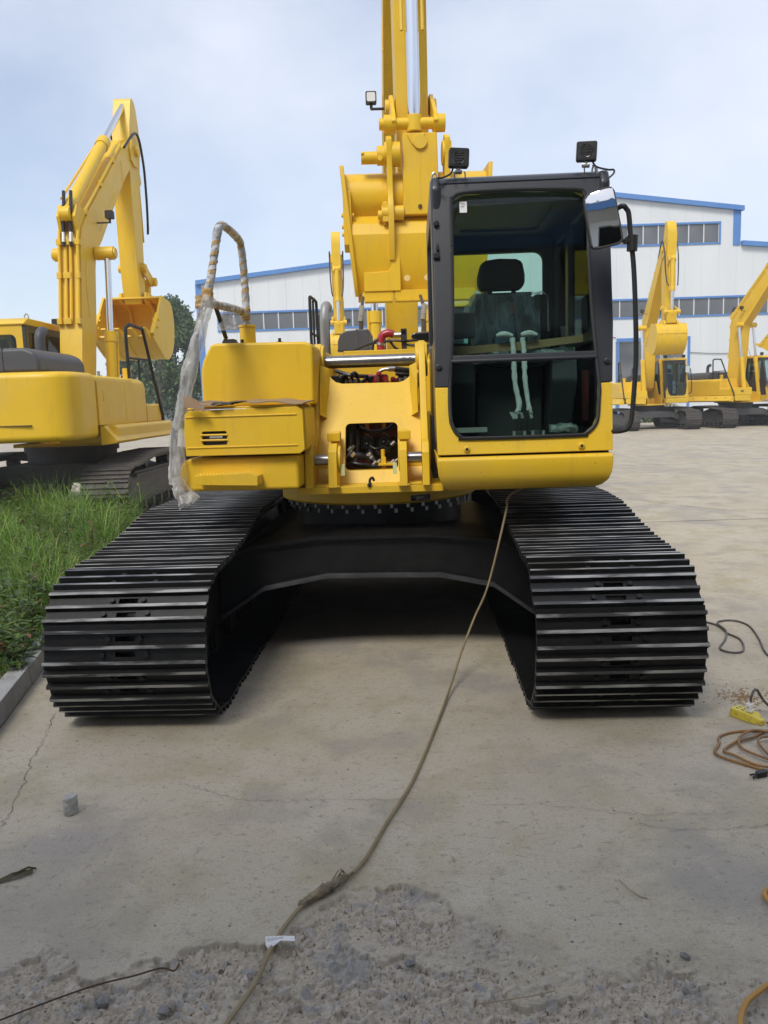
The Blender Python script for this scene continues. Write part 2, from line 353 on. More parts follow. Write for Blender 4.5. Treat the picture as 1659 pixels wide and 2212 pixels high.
def tnoise(sc, det=5, rg=.6, st=None):
    n = t.nodes.new('ShaderNodeTexNoise'); n.inputs['Scale'].default_value = sc; n.inputs['Detail'].default_value = det; n.inputs['Roughness'].default_value = rg
    if st:
        mp = t.nodes.new('ShaderNodeMapping'); mp.inputs['Scale'].default_value = st; t.links.new(geo.outputs['Position'], mp.inputs[0]); t.links.new(mp.outputs[0], n.inputs[0])
    else: t.links.new(geo.outputs['Position'], n.inputs[0])
    return n.outputs[0]
def ramp(s, stops):
    r = t.nodes.new('ShaderNodeValToRGB'); e = r.color_ramp.elements
    while len(e) < len(stops): e.new(.5)
    for q, (p, c) in zip(e, stops): q.position = p; q.color = (*c, 1)
    t.links.new(s, r.inputs[0]); return r.outputs[0]
def mixc(f, a, bb, mode='MIX'):
    m_ = t.nodes.new('ShaderNodeMix'); m_.data_type = 'RGBA'; m_.blend_type = mode
    for k_, v_ in ((0, f), (6, a), (7, bb)):
        if hasattr(v_, 'links'): t.links.new(v_, m_.inputs[k_])
        else: m_.inputs[k_].default_value = v_ if k_ == 0 else (*v_, 1)
    return m_.outputs[2]
c0 = ramp(tnoise(.6, 8, .68), [(.3, (.39, .335, .25)), (.45, (.485, .425, .325)), (.58, (.515, .46, .36)), (.72, (.585, .53, .425))])
c1 = mixc(ramp(tnoise(2.6, 6, .65), [(.47, (0, 0, 0)), (.60, (.9, .9, .9))]), c0, (.42, .365, .245))
c1 = mixc(ramp(tnoise(1.3, 5, .6), [(.52, (0, 0, 0)), (.64, (.8, .8, .8))]), c1, (.365, .335, .305))
c1 = mixc(ramp(tnoise(.9, 4, .55, (1, .35, 1)), [(.55, (0, 0, 0)), (.64, (.55, .55, .55)), (.75, (.2, .2, .2))]), c1, (.335, .30, .26))
c1 = mixc(ramp(tnoise(16, 6, .75, (1, 2.2, 1)), [(.57, (0, 0, 0)), (.64, (.8, .8, .8))]), c1, (.30, .26, .21))
c1 = mixc(ramp(tnoise(5, 8, .8), [(.62, (0, 0, 0)), (.66, (.6, .6, .6))]), c1, (.56, .52, .45))
c2_ = mixc(ramp(tnoise(38, 5, .7), [(.57, (0, 0, 0)), (.70, (.8, .8, .8))]), c1, (.20, .175, .14))
c2_ = mixc(ramp(tnoise(8, 8, .78), [(.60, (0, 0, 0)), (.66, (.5, .5, .5))]), c2_, (.215, .19, .16))
c2_ = mixc(ramp(tnoise(120, 3, .6), [(.35, (.35, .35, .35)), (.6, (0, 0, 0))]), c2_, (.25, .22, .18))
a1 = t.nodes.new('ShaderNodeAttribute'); a1.attribute_name = 'broken'; a2 = t.nodes.new('ShaderNodeAttribute'); a2.attribute_name = 'stone'
cr = ramp(a2.outputs['Fac'], [(.12, (.12, .095, .07)), (.26, (.37, .31, .23)), (.5, (.47, .405, .32)), (.72, (.52, .46, .375)), (.88, (.46, .41, .355)), (.97, (.33, .325, .31))])  # darkest stop is the painted shade in the gaps
cr = mixc(ramp(tnoise(30, 5, .7), [(.5, (0, 0, 0)), (.7, (.8, .8, .8))]), cr, (.31, .265, .21))
cr = mixc(ramp(tnoise(3.2, 5, .6), [(.56, (0, 0, 0)), (.66, (.7, .7, .7))]), cr, (.30, .295, .275))
t.links.new(mixc(a1.outputs['Fac'], c2_, cr), b.inputs['Base Color'])
bp = t.nodes.new('ShaderNodeBump'); bp.inputs['Strength'].default_value = .35; bp.inputs['Distance'].default_value = .006
t.links.new(tnoise(70, 6, .7), bp.inputs['Height']); t.links.new(bp.outputs[0], b.inputs['Normal'])
me.materials.append(GM)
ground = tag(link('ground', me), kind='structure')

def ribbon(name, pts, wd, m, z=.004, parent=None, jit=.012):
    P = smoothpath([(x, y, 0) for x, y in pts], 14); q = B(); Lf = []; Rt = []
    for i, p in enumerate(P):
        a = P[max(0, i-1)]; c = P[min(len(P)-1, i+1)]; d = (c - a).normalized(); nn = Vector((-d.y, d.x, 0))
        o = nn * random.uniform(-jit, jit); ww = wd * random.uniform(.25, 1.) * (.3 if i in (0, len(P)-1) else 1)
        Lf.append(p + o + nn*ww + Vector((0, 0, z))); Rt.append(p + o - nn*ww + Vector((0, 0, z)))
    for i in range(len(P)-1): q.poly([Lf[i], Rt[i], Rt[i+1], Lf[i+1]])
    return q.build(name, m, parent, smooth=False)
for pts, wd in (([(.30, 3.0), (.67, 2.95), (.85, 2.89), (1.0, 2.87), (1.3, 2.86)], .0011), ([(.91, 2.8), (1.14, 2.75), (1.38, 2.76), (1.7, 2.74)], .0016),
                ([(-.93, 3.26), (-.8, 3.19), (-.64, 3.1), (-.5, 3.07), (-.29, 3.07), (.05, 3.05)], .0012), ([(-1.8, 4.11), (-1.73, 3.82), (-1.68, 3.56), (-1.58, 3.18), (-1.54, 2.93), (-1.5, 2.7)], .002),
                ([(2.3, 4.9), (2.9, 4.65), (3.5, 4.6)], .0016), ([(3.71, 12.18), (4.4, 11.0), (5.2, 9.9), (6.4, 8.3)], .006)):
    ribbon('crack', pts, wd, CREV, parent=ground)
for y0 in (9.9, 18.0, 27.0):
    q = B(); q.poly([(-1, y0, .004), (40, y0 - .4, .004), (40, y0 - .385, .004), (-1, y0 + .015, .004)]); q.build('slab_joint', CREV, ground, smooth=False)

hz = B().box(-230, 230, -230, 230, -1.2, 22).build('haze', [], None, smooth=False)
hm = bpy.data.materials.new('haze_air'); hm.use_nodes = True; t = hm.node_tree; t.nodes.remove(t.nodes['Principled BSDF'])
pv = t.nodes.new('ShaderNodeVolumePrincipled'); pv.inputs['Color'].default_value = (.95, .97, 1, 1); pv.inputs['Density'].default_value = .0016
t.links.new(pv.outputs[0], t.nodes['Material Output'].inputs['Volume']); hz.data.materials.append(hm); tag(hz, kind='stuff')

# ------------------------------------------------------------ crawler tracks
def track_path(ys, yr, zc, Rr, hump):
    pts = []
    for i in range(0, 13):
        a = R(270 - 15*i) if i < 12 else R(96)
        pts.append((ys + Rr*math.cos(a), zc + Rr*math.sin(a)))
    sp = [Vector((0, ys + .0, zc + Rr)), *[Vector((0, ys + (yr-ys)*f, zc + Rr + hump*h)) for f, h in ((.1, .12), (.2, .42), (.33, .95), (.5, 1.), (.67, .95), (.82, .42), (.92, .1))], Vector((0, yr, zc + Rr))]
    s2 = smoothpath(sp, 8); pts = pts[:-1] + [(p.y, p.z) for p in s2]
    for i in range(1, 13):
        a = R(90 - 15*i); pts.append((yr + Rr*math.cos(a), zc + Rr*math.sin(a)))
    return pts                                        # then the straight bottom run closes the loop
def sample_loop(pts, n, off=0.):
    P = np.array(pts + [pts[0]]); d = np.r_[0, np.cumsum(np.hypot(*np.diff(P, axis=0).T))]; Lt = d[-1]; o = []
    for i in range(n):
        s = ((i + off) / n * Lt) % Lt
        f = lambda q: np.array([np.interp(q % Lt, d, P[:, 0]), np.interp(q % Lt, d, P[:, 1])])
        h = Lt / n * .48; a, c = f(s - h), f(s + h); mid = (a + c) / 2 * .35 + f(s) * .65; tg = (c - a) / np.hypot(*(c - a))
        o.append((mid, tg))
    return o, Lt / n
def shoe_mesh(wd, pitch, mats, detail=True):
    q = B(); h = wd/2; t0, t1 = -pitch*.5, pitch*.53
    if detail:
        xs = [-h, -.048, .048, h]; ts = [t0, -.056, -.030, .020, .046, t1]
        for i in range(3):
            for j in range(5):
                if i == 1 and j in (1, 3): continue
                q.box(xs[i], xs[i+1], ts[j], ts[j+1], -.013, 0)
        bolts = [(-.108, -.043, .011), (.108, -.043, .011), (-.078, .033, .011), (.078, .033, .011)]
        for x, y, r in bolts: q.cyl((x, y, -.002), (x, y, .016), r*1.25, 6)
    else: q.box(-h, h, t0, t1, -.013, 0)
    nb = len(q.bm.faces)
    for g in (-.081, -.006, .069) if detail else (-pitch*.42, -pitch*.03, pitch*.36):
        q.prism([(g-.014, 0), (g-.008, .027), (g+.008, .027), (g+.014, 0)], 'x', -h, h)
    q.bm.faces.ensure_lookup_table()
    for f in q.bm.faces[nb:]:
        if min(v.co.z for v in f.verts) > .02: f.material_index = 1
    return q.mesh('track_shoe', mats, smooth=False)
SHOES = {}
def crawler(root, cx, wd, ys, yr, zc, Rr, hump, n, mats, detail, fm, off=.3):
    pts = track_path(ys, yr, zc, Rr, hump)
    inner = [(ys, zc)] ; sm, pitch = sample_loop(pts, n, off)
    ch = None                                          # the two link chains carrying the shoes
    ring = [(p[0] - .0, p[1]) for p, _ in sm]
    lp_o = [Vector((0, p[0] + tg[1]*.016*-1*-1, p[1])) for p, tg in sm]
    for sx in (-.085, .085):
        q = B(); o = []; ii = []
        for p, tg in sm:
            nrm = np.array([-tg[1], tg[0]])          # path runs front-up-back, so this points outwards
            o.append(p - nrm*.016); ii.append(p - nrm*.10)
        k = len(o)
        for i in range(k):
            j = (i+1) % k
            vs = [(cx+sx+dx, *pp) for dx in (-.022, .022) for pp in (o[i], o[j], ii[j], ii[i])]
            q._add(vs, [(0, 1, 2, 3), (7, 6, 5, 4), (0, 4, 5, 1), (1, 5, 6, 2), (2, 6, 7, 3), (3, 7, 4, 0)])
        if ch is None: ch = q.build('crawler_track', fm, root, smooth=False)
        else: q.build('link_chain', fm, ch, smooth=False)
    key = (round(wd, 2), round(pitch, 3), detail, mats[0].name)
    if key not in SHOES: SHOES[key] = shoe_mesh(wd, pitch, mats, detail)
    for p, tg in sm:
        o = link('track_shoe', SHOES[key], ch); nrm = np.array([-tg[1], tg[0]])
        M = Matrix(((1, 0, 0, cx), (0, nrm[1], nrm[0], p[0]), (0, -nrm[0], nrm[1], p[1]), (0, 0, 0, 1)))
        o.matrix_local = M @ Matrix.Translation((random.uniform(-.004, .004), 0, 0)) @ Matrix.Rotation(random.uniform(-.02, .02), 4, 'X') @ Matrix.Rotation(random.uniform(-.003, .003), 4, 'Z')
    return ch
def undercarriage(root, gauge, wd, ys, yr, zc, Rr, hump, n, mats, detail, fm):
    for sx in (-1, 1):
        cx = sx*gauge/2; crawler(root, cx, wd, ys, yr, zc, Rr, hump, n, mats, detail, fm, off=.3 if sx < 0 else .45)
        q = B(); w_ = .16
        q.prism([(ys+.42, .22), (ys+.42, .62), (ys+.6, .70), (yr-.55, .70), (yr-.4, .55), (yr-.4, .22)], 'x', cx-w_, cx+w_)
        q.prism([(ys-.05, .30), (ys-.05, .52), (ys+.42, .62), (ys+.42, .22)], 'x', cx+w_*.82, cx+w_*1.12); q.prism([(ys-.05, .30), (ys-.05, .52), (ys+.42, .62), (ys+.42, .22)], 'x', cx-w_*1.12, cx-w_*.82)
        q.prism([(ys+.55, .62), (ys+.55, .66), (yr-.5, .66), (yr-.5, .62)], 'x', cx+sx*w_*1.25, cx+sx*w_)
        q.build('track_frame', fm, root, .012)
        q = B(); q.cyl((cx-.075, ys, zc), (cx+.075, ys, zc), Rr-.10, 28); q.cyl((cx-.14, ys, zc), (cx+.14, ys, zc), .09, 16); q.build('idler_wheel', fm, root, .008)
        q = B(); q.cyl((cx-.06, yr, zc), (cx+.06, yr, zc), Rr-.09, 22)
        q.cyl((cx-sx*.02, yr, zc), (cx+sx*.26, yr, zc), Rr-.14, 24)
        q.build('sprocket', fm, root, .01)
        k = 8
        for i in range(k):
            y = ys + .45 + (yr-ys-.9)*i/(k-1); q = B(); q.cyl((cx-.15, y, .145), (cx+.15, y, .145), .075, 12); q.cyl((cx-.13, y, .145), (cx-.09, y, .145), .098, 12); q.cyl((cx+.09, y, .145), (cx+.13, y, .145), .098, 12)
            q.box(cx+sx*.15, cx+sx*.19, y-.05, y+.05, .11, .24); q.build('track_roller', fm, root)
        for f in (.34, .66):
            y = ys + (yr-ys)*f; q = B(); q.cyl((cx-.10, y, zc+Rr+hump-.17), (cx+.10, y, zc+Rr+hump-.17), .065, 12); q.box(cx-.03, cx+.03, y-.05, y+.05, .68, zc+Rr+hump-.16); q.build('carrier_roller', fm, root)

# ------------------------------------------------------------ the main excavator
YAW = -R(2.36)
EX = empty('excavator', (0, 5.9, 0), YAW)
tag(EX, 'yellow crawler excavator with no boom, black tracks and a dark cab, nearest in the yard', 'excavator', 'crawler excavators standing in the yard')
undercarriage(EX, 2.385, .80, -1.84, 1.82, .395, .365, .135, 49, (BLK, GROUSER), True, BLK)
# carbody with its arched cross-member
q = B()
top = [(-1.02, .60), (-.97, .64), (-.78, .727), (-.38, .778), (.33, .778), (.74, .727), (.87, .66), (1.0, .58)]
bot = [(1.0, .25), (.93, .30), (.71, .462), (.38, .532), (-.04, .54), (-.33, .541), (-.73, .469), (-.98, .304), (-1.02, .27)]
q.prism(top + bot, 'y', -.985, 1.0); q.build('carbody', BLK, EX, .012)
q = B(); q.prism([(-.98, .60), (.96, .60), (.96, .28), (.72, .34), (-.74, .34), (-.98, .28)], 'y', -.25, 1.55); q.build('belly_shade_block', BLK, EX, .02)  # added low block, there to darken the ground beneath the machine
q = B(); q.box(-.95, .95, 1.40, 1.58, .16, .60); q.build('rear_shade_block', BLK, EX, .02)  # added crosspiece that shuts out light from the rear
def sheetband(pl, th, y0, y1, name):
    q = B(); q.prism(pl + [(x, z - th) for x, z in pl[::-1]], 'y', y0, y1); q.build(name, LIPM, EX, .004)
LIPM = mat('scuffed_highlight_edge', (.022, .023, .026), .45, col2=(.075, .075, .08), nscale=5)  # scuffed tone, greyed as well to paint in the lip highlight
sheetband([(-1.01, .29), (-.98, .31), (-.73, .473), (-.33, .544), (-.04, .543), (.38, .535), (.71, .465), (.93, .303), (.99, .26)], .024, -1.035, 1.0, 'lower_flange')
q = B()
tp = [(-.97, .645), (-.78, .732), (-.38, .783), (.33, .783), (.74, .732), (.87, .665)]
for (x0, z0), (x1, z1) in zip(tp, tp[1:]):
    q._add([(x0, -1.02, z0), (x1, -1.02, z1), (x1*.85, -.5, z1*.45+.44), (x0*.85, -.5, z0*.45+.44), (x0, -1.02, z0-.02), (x1, -1.02, z1-.02), (x1*.85, -.5, z1*.45+.42), (x0*.85, -.5, z0*.45+.42)],
           [(0, 1, 2, 3), (4, 7, 6, 5), (0, 4, 5, 1), (2, 6, 7, 3), (1, 5, 6, 2), (0, 3, 7, 4)])
q.build('upper_flange', BLK, EX)
q = B(); q.lathe([(.60, .74), (.60, .895), (.66, .90), (.66, .925)], (-.03, 0), 56); q.build('lower_race', BLK, EX)
q = B(); q.lathe([(.685, .93), (.71, .945), (.71, 1.05), (.6, 1.05)], (-.03, 0), 72); ring = q.build('swing_ring', YEL, EX, .004)
bm_ = B().cyl((0, 0, -.014), (0, 0, .012), .0115, 6).mesh('bolt', DULLB)
for rr, zz, k in ((.665, .918, 38), (.652, .884, 37)):
    for i in range(k):
        a = 2*math.pi*(i + (.5 if k == 38 else 0))/k
        if math.sin(a) > .35: continue
        o = link('bolt', bm_, ring); o.location = (-.03 + rr*math.cos(a), rr*math.sin(a), zz)
RP = Matrix.Translation((.27, -.6445, .966)) @ Matrix.Rotation(R(25), 4, 'Z')
q = B(); q.box(-.072, .072, -.004, .004, -.020, .020); q.xf(RP); npl = q.build('data_plate', SILV, EX)
q = B(); q.box(-.068, .068, -.006, -.0045, -.017, .017); q.xf(RP); q.build('plate_face', BPRINT, npl)
random.seed(3); q = B()
for i in range(9): x = -.05 + .1*i/8; q.box(x-.004, x+.004, -.0075, -.0065, .004, .010)
for i in range(7): q.box(.01+.008*i, .016+.008*i, -.0075, -.0065, -.010, -.004)
q._add([(-.035, -.0075, -.012), (.015, -.0075, -.006), (.022, -.0075, .012), (-.01, -.0075, .006), (-.03, -.0075, .013)], [(0, 1, 2, 3, 4)])
q.xf(RP); q.build('plate_print', SHGREY, npl, smooth=False)
# revolving frame
q = B(); q.prism([(-.49, -.98), (.41, -.98), (.46, -.9), (.46, 2.2), (-.5, 2.2), (-.5, -.9)], 'z', 1.043, 1.088); q.build('deck_plate', YEL, EX, .006)
q = B(); q.prism([(-1.166, 1.19), (-1.14, 1.128), (-1.11, 1.112), (-.44, 1.108), (-.44, 1.305), (-1.09, 1.308), (-1.13, 1.28)], 'y', -1.25, 1.9); q.build('side_frame', YEL, EX, .022, 3)
q = B(); q.prism([(-.5, 1.088), (-.5, 1.60), (-.44, 1.60), (-.44, 1.088)], 'y', -.66, 1.9); q.prism([(.36, 1.088), (.36, 1.5), (.40, 1.5), (.40, 1.088)], 'y', -.6, 1.9); q.build('frame_web', DKPAINT, EX)
# step
q = B(); q.prism([(-1.022, 1.165), (-.657, 1.152), (-.655, 1.205), (-.70, 1.225), (-1.02, 1.217)], 'y', -1.40, -1.25); 
for i in range(16): q.cyl((-1.0 + i*.0195, -1.385, 1.217+.0004*i), (-1.0 + i*.0195, -1.385, 1.226), .008, 6, .004); q.cyl((-1.0 + i*.0195, -1.33, 1.217), (-1.0 + i*.0195, -1.33, 1.228), .008, 6, .004)
q.build('step', YEL, EX, .003)
# boom bracket
XB = -.055
side = [(-1.04, 1.088), (-1.02, 1.20), (-1.015, 1.29), (-.97, 1.35), (-.90, 1.365), (-.80, 1.335), (-.70, 1.42), (-.57, 1.60), (-.47, 1.76), (-.40, 1.86), (-.385, 1.92), (-.33, 1.985), (-.25, 2.015), (-.14, 1.98), (-.09, 1.88), (.0, 1.7), (.35, 1.3), (.55, 1.088)]
for s_, (a, b_) in ((-1, (-.435, -.385)), (1, (.285, .330))):
    q = B()
    for pt in [side]: q.prism(pt, 'x', a, b_)
    q.build('bracket_side_plate', YEL, EX, .006)
    q = B(); q.cyl((-.462 if s_ < 0 else .262, -.25, 1.885), (-.365 if s_ < 0 else .345, -.25, 1.885), .118, 28)
    q.build('pin_boss', YEL, EX, .008)
    q = B(); x0, x1 = (-.292, -.238) if s_ < 0 else (.146, .194)
    q.prism([(-1.04, 1.088), (-1.02, 1.22), (-1.0, 1.31), (-.93, 1.355), (-.86, 1.35), (-.80, 1.30), (-.74, 1.42), (-.66, 1.42), (-.6, 1.088)], 'x', x0, x1)
    q.cyl((x0-.006 if s_ > 0 else x0, -.9, 1.252), (x1 if s_ > 0 else x1+.02, -.9, 1.252), .085, 22)
    q.box(x0-.012, x1+.012, -1.03, -.99, 1.088, 1.10)
    q.build('cylinder_lug', YEL, EX, .005)
    q = B(); q.prism([(x0-.02 if s_ < 0 else x0-.008, 1.36), (x1+.006 if s_ < 0 else x1+.024, 1.36), (x1+.008 if s_ < 0 else x1+.022, 1.415), (x0-.026 if s_ < 0 else x0-.008, 1.415)], 'y', -.80, -.72); q.build('gusset', YEL, EX, .006)
    a, b_ = (-.385, -.292) if s_ < 0 else (.194, .285)
    q = B(); q.cyl((a, -.9, 1.252), (b_, -.9, 1.252), .0345, 24); q.build('cylinder_pin', STEEL, EX, .003)
    q = B(); q.box(a+.004, b_-.004, -.98, -.88, 1.088, 1.1); q.box(a, b_, -.74, -.72, 1.088, 1.25); q.build('lug_web', YEL, EX, .003)
    xs = x1 + .03 if s_ < 0 else x0 - .03
    q = B(); q.box(xs-.012, xs+.012, -.96, -.94, 1.155, 1.225); q.build('reflective_strip', mat('lime_strip', (.62, .70, .35), .4), EX)
def slant(co):                                   # front plate leans back between the side plates
    z = co.z; k = (z - 1.088)/(1.83 - 1.088); return (co.x, co.y + -.80 + .47*k, z)
q = B()
outer = [(-.39, 1.088), (.29, 1.088), (.29, 1.50), (.275, 1.60), (.285, 1.86), (.235, 1.80)] + [(.235 - .075*math.sin(R(a)), 1.735 + .065*math.cos(R(a)) - .0) for a in range(30, 91, 15)][:0] + [(.215, 1.765), (.185, 1.742), (.15, 1.73), (-.24, 1.733), (-.285, 1.745), (-.315, 1.77), (-.335, 1.81), (-.385, 1.86), (-.37, 1.60), (-.39, 1.50)]
q.holed(outer, [rrect(-.212, .132, 1.168, 1.464, .03, 4)], 'y', 0, .03, slant)
q.build('bracket_front_plate', YEL, EX, .004)
for s_ in (-1, 1):
    x = XB + s_*.325; q = B()
    q._add([(x, *p) for p in ((-.60, 1.53), (-.52, 1.70), (-.42, 1.86))] + [(x - s_*.05, *p) for p in ((-.53, 1.50), (-.48, 1.55), (-.36, 1.84))], [(0, 1, 4, 3), (1, 2, 5, 4), (0, 3, 4, 1), ])
    q.build('bracket_fillet', YEL, EX, smooth=False)
q = B(); q.cyl((-.372, -.25, 1.885), (.278, -.25, 1.885), .0425, 32); pin = q.build('boom_pin', STEEL, EX)
q = B()
for dx in (0, .012, .022, .05, .058): q.tube([(.165+dx, -.2965+.0035, 1.893), (.17+dx*1.1, -.295+.003, 1.902), (.178+dx, -.2925, 1.898)], .0012, 5)
q.build('pen_mark', BPRINT, pin)
q = B(); q.cyl((-.50, -.36, 1.775), (-.435, -.36, 1.775), .013, 8); q.cyl((-.515, -.36, 1.775), (-.495, -.36, 1.775), .019, 6); q.build('stop_bolt', ZINC, EX)
q = B(); q.tube(smoothpath([(-.04, -.985, 1.10), (-.04, -.985, 1.125), (-.025, -.985, 1.14), (-.015, -.975, 1.12)], 5), .008, 8); q.cyl((-.05, -.985, 1.088), (-.035, -.985, 1.108), .013, 6); q.build('drain_elbow', HOSE, EX)
# machinery seen through the two openings
q = B(); q.box(-.38, .28, .30, .33, 1.09, 1.52); q.build('pump_bulkhead', DRED, EX)
q = B(); q.box(-.30, .25, .05, .25, 1.56, 1.70); q.box(-.10, .06, -.05, .25, 1.62, 1.80); q.box(.08, .17, -.05, .15, 1.62, 1.77); q.build('control_valve', REDP, EX, .012)
for (x, z) in ((-.02, 1.735), (.06, 1.735), (.10, 1.76), (.0, 1.80), (-.06, 1.76)):
    q = B(); q.cyl((x, -.06, z), (x, -.10, z), .019, 14); q.cyl((x, -.10, z), (x, -.115, z), .012, 6); q.build('valve_plug', REDP, EX, .003)
q = B(); q.tube(smoothpath([(-.01, -.06, 1.72), (-.005, -.07, 1.80), (.03, -.07, 1.83), (.10, -.07, 1.832)], 6), .013, 10); q.cyl((.07, -.07, 1.832), (.12, -.07, 1.834), .019, 6); q.build('elbow_fitting', ZINC, EX)
for k, pth in enumerate(([(.11, -.07, 1.832), (.2, -.04, 1.82), (.30, .05, 1.80)], [(.14, -.03, 1.78), (.22, 0, 1.785), (.33, .05, 1.74)], [(-.20, -.1, 1.72), (-.19, -.12, 1.80), (-.16, -.1, 1.80), (-.15, 0, 1.7)], [(-.14, -.12, 1.70), (-.1, -.12, 1.76), (-.04, -.1, 1.78)], [(-.09, -.13, 1.79), (-.07, -.13, 1.76), (-.05, -.12, 1.70)],
                         [(-.36, .0, 1.76), (-.28, -.02, 1.72), (-.2, .0, 1.68)], [(.14, -.1, 1.735), (.22, -.1, 1.725), (.28, 0, 1.71)])):
    q = B(); q.tube(smoothpath(pth, 6), .02 if k < 2 else .014, 8); q.build('hydraulic_hose', HOSE, EX)
for pth in ([(-.30, .0, 1.80), (-.22, -.05, 1.745), (-.1, -.02, 1.74)], [(-.26, -.1, 1.70), (-.255, -.13, 1.78), (-.235, -.12, 1.79), (-.23, -.1, 1.72)], [(.12, -.08, 1.80), (.2, -.06, 1.79), (.29, 0, 1.765)], [(.15, -.1, 1.755), (.21, -.1, 1.75), (.28, -.05, 1.73)], [(-.33, .1, 1.84), (-.2, .05, 1.80), (-.05, .1, 1.79)]):
    q = B(); q.tube(smoothpath(pth, 6), .015, 8); q.build('hydraulic_hose', HOSE, EX)
q = B(); q.prism([(-.36, 1.70), (-.36, 1.80), (-.30, 1.80), (-.12, 1.76), (-.12, 1.70)], 'y', -.02, .06); q.build('hose_guard', RUB, EX, .006)
for (x, z) in ((-.235, 1.745), (-.20, 1.75), (-.16, 1.752), (.15, 1.745), (.19, 1.755), (.235, 1.755)):
    q = B(); q.cyl((x, -.12, z-.02), (x, -.12, z+.02), .010, 6); q.build('hose_coupling', ZINC, EX)
q = B(); q.box(-.38, .28, .5, .53, 1.55, 1.98); q.build('firewall', YEL, EX, .004)
q = B(); q.box(-.33, .27, .86, .94, 1.99, 2.03); q.box(-.41, -.33, .86, 1.0, 1.97, 2.02); q.build('cross_tray', YEL, EX, .006)
q = B(); q.box(-.24, -.135, -.30, -.1, 1.20, 1.50); q.build('valve_block', GLOVE, EX, .01)
q = B(); q.box(-.13, .18, -.26, -.24, 1.20, 1.36); q.build('lower_bulkhead', RUB, EX)
for (x, z) in ((-.085, 1.325), (.03, 1.335)):
    q = B(); q.cyl((x, -.42, z), (x, -.26, z), .046, 20); so_ = q.build('solenoid', RUB, EX, .006)
    q = B(); q.tube([(x + .036*math.cos(t_), -.422, z + .036*math.sin(t_)) for t_ in np.linspace(0, 6.283, 21)[:-1]], .004, 6, closed=True); q.cyl((x, -.43, z), (x, -.42, z), .014, 12); q.build('solenoid_ring', GLOVE, so_)
    q = B(); q.cyl((x, -.432, z-.002), (x, -.4295, z-.002), .005, 8); q.build('solenoid_nut', ZINC, so_)
    q = B(); q.box(x-.013, x+.013, -.30, -.285, z+.04, 1.50); q.build('solenoid_bracket', YEL, EX, .002)
    q = B(); q.cyl((x, -.36, z-.13), (x, -.36, z-.04), .013, 10); q.build('solenoid_stem', RUB, EX)
for i, pth in enumerate(([(-.19, -.45, 1.45), (-.185, -.5, 1.38), (-.19, -.5, 1.30), (-.18, -.45, 1.22)], [(-.15, -.42, 1.42), (-.14, -.46, 1.36), (-.15, -.46, 1.28), (-.16, -.5, 1.20)], [(-.21, -.55, 1.20), (-.205, -.62, 1.235), (-.17, -.64, 1.255), (-.12, -.64, 1.25), (-.09, -.6, 1.245)],
                         [(-.20, -.55, 1.185), (-.18, -.64, 1.21), (-.12, -.66, 1.20), (-.05, -.64, 1.185)], [(-.06, -.5, 1.28), (-.05, -.55, 1.25), (-.03, -.6, 1.22), (-.015, -.62, 1.19)], [(.06, -.5, 1.34), (.085, -.5, 1.32), (.07, -.48, 1.29), (.03, -.46, 1.30)], [(-.06, -.5, 1.31), (-.02, -.52, 1.29), (.02, -.5, 1.30)], [(-.12, -.4, 1.44), (-.10, -.42, 1.36), (-.115, -.42, 1.30)])):
    q = B(); q.tube(smoothpath(pth, 6), .013 if i < 5 else .006, 8); q.build('hydraulic_hose', HOSE, EX)
for (x, z, y) in ((-.195, 1.25, -.62), (-.16, 1.262, -.65), (-.06, 1.255, -.58), (-.02, 1.20, -.63), (-.175, 1.30, -.5), (.10, 1.32, -.5)):
    q = B(); q.cyl((x-.016, y, z-.01), (x+.010, y, z+.012), .012, 6); q.build('hose_fitting', ZINC, EX)
for pth in ([(-.20, -.55, 1.19), (-.19, -.6, 1.24), (-.12, -.62, 1.26), (-.06, -.6, 1.22)], [(-.2, -.6, 1.20), (-.1, -.64, 1.18), (0, -.62, 1.185)], [(-.13, -.4, 1.43), (-.06, -.42, 1.40), (.05, -.4, 1.41), (.11, -.38, 1.45)], [(-.17, -.4, 1.46), (-.17, -.42, 1.38), (-.16, -.4, 1.28)], [(-.02, -.5, 1.30), (.0, -.5, 1.26), (.07, -.45, 1.28)], [(-.08, -.55, 1.26), (-.05, -.58, 1.22), (-.02, -.56, 1.19)]):
    q = B(); q.tube(smoothpath(pth, 7), .015, 8); q.build('hydraulic_hose', HOSE, EX)
q = B(); q.box(.0, .11, -.66, -.5, 1.185, 1.20); q.box(.02, .05, -.64, -.6, 1.16, 1.24); q.cyl((.03, -.6, 1.2), (.03, -.6, 1.29), .014, 8); q.build('swivel_bracket', YEL, EX, .003)
for (x, z) in ((-.185, 1.275), (-.172, 1.262), (-.19, 1.30), (-.05, 1.235), (.115, 1.21), (.0, 1.21), (.09, 1.205)):
    q = B(); q.cyl((x-.014, -.6, z-.012), (x+.014, -.6, z+.012), .009, 6); q.build('hose_coupling', ZINC, EX)
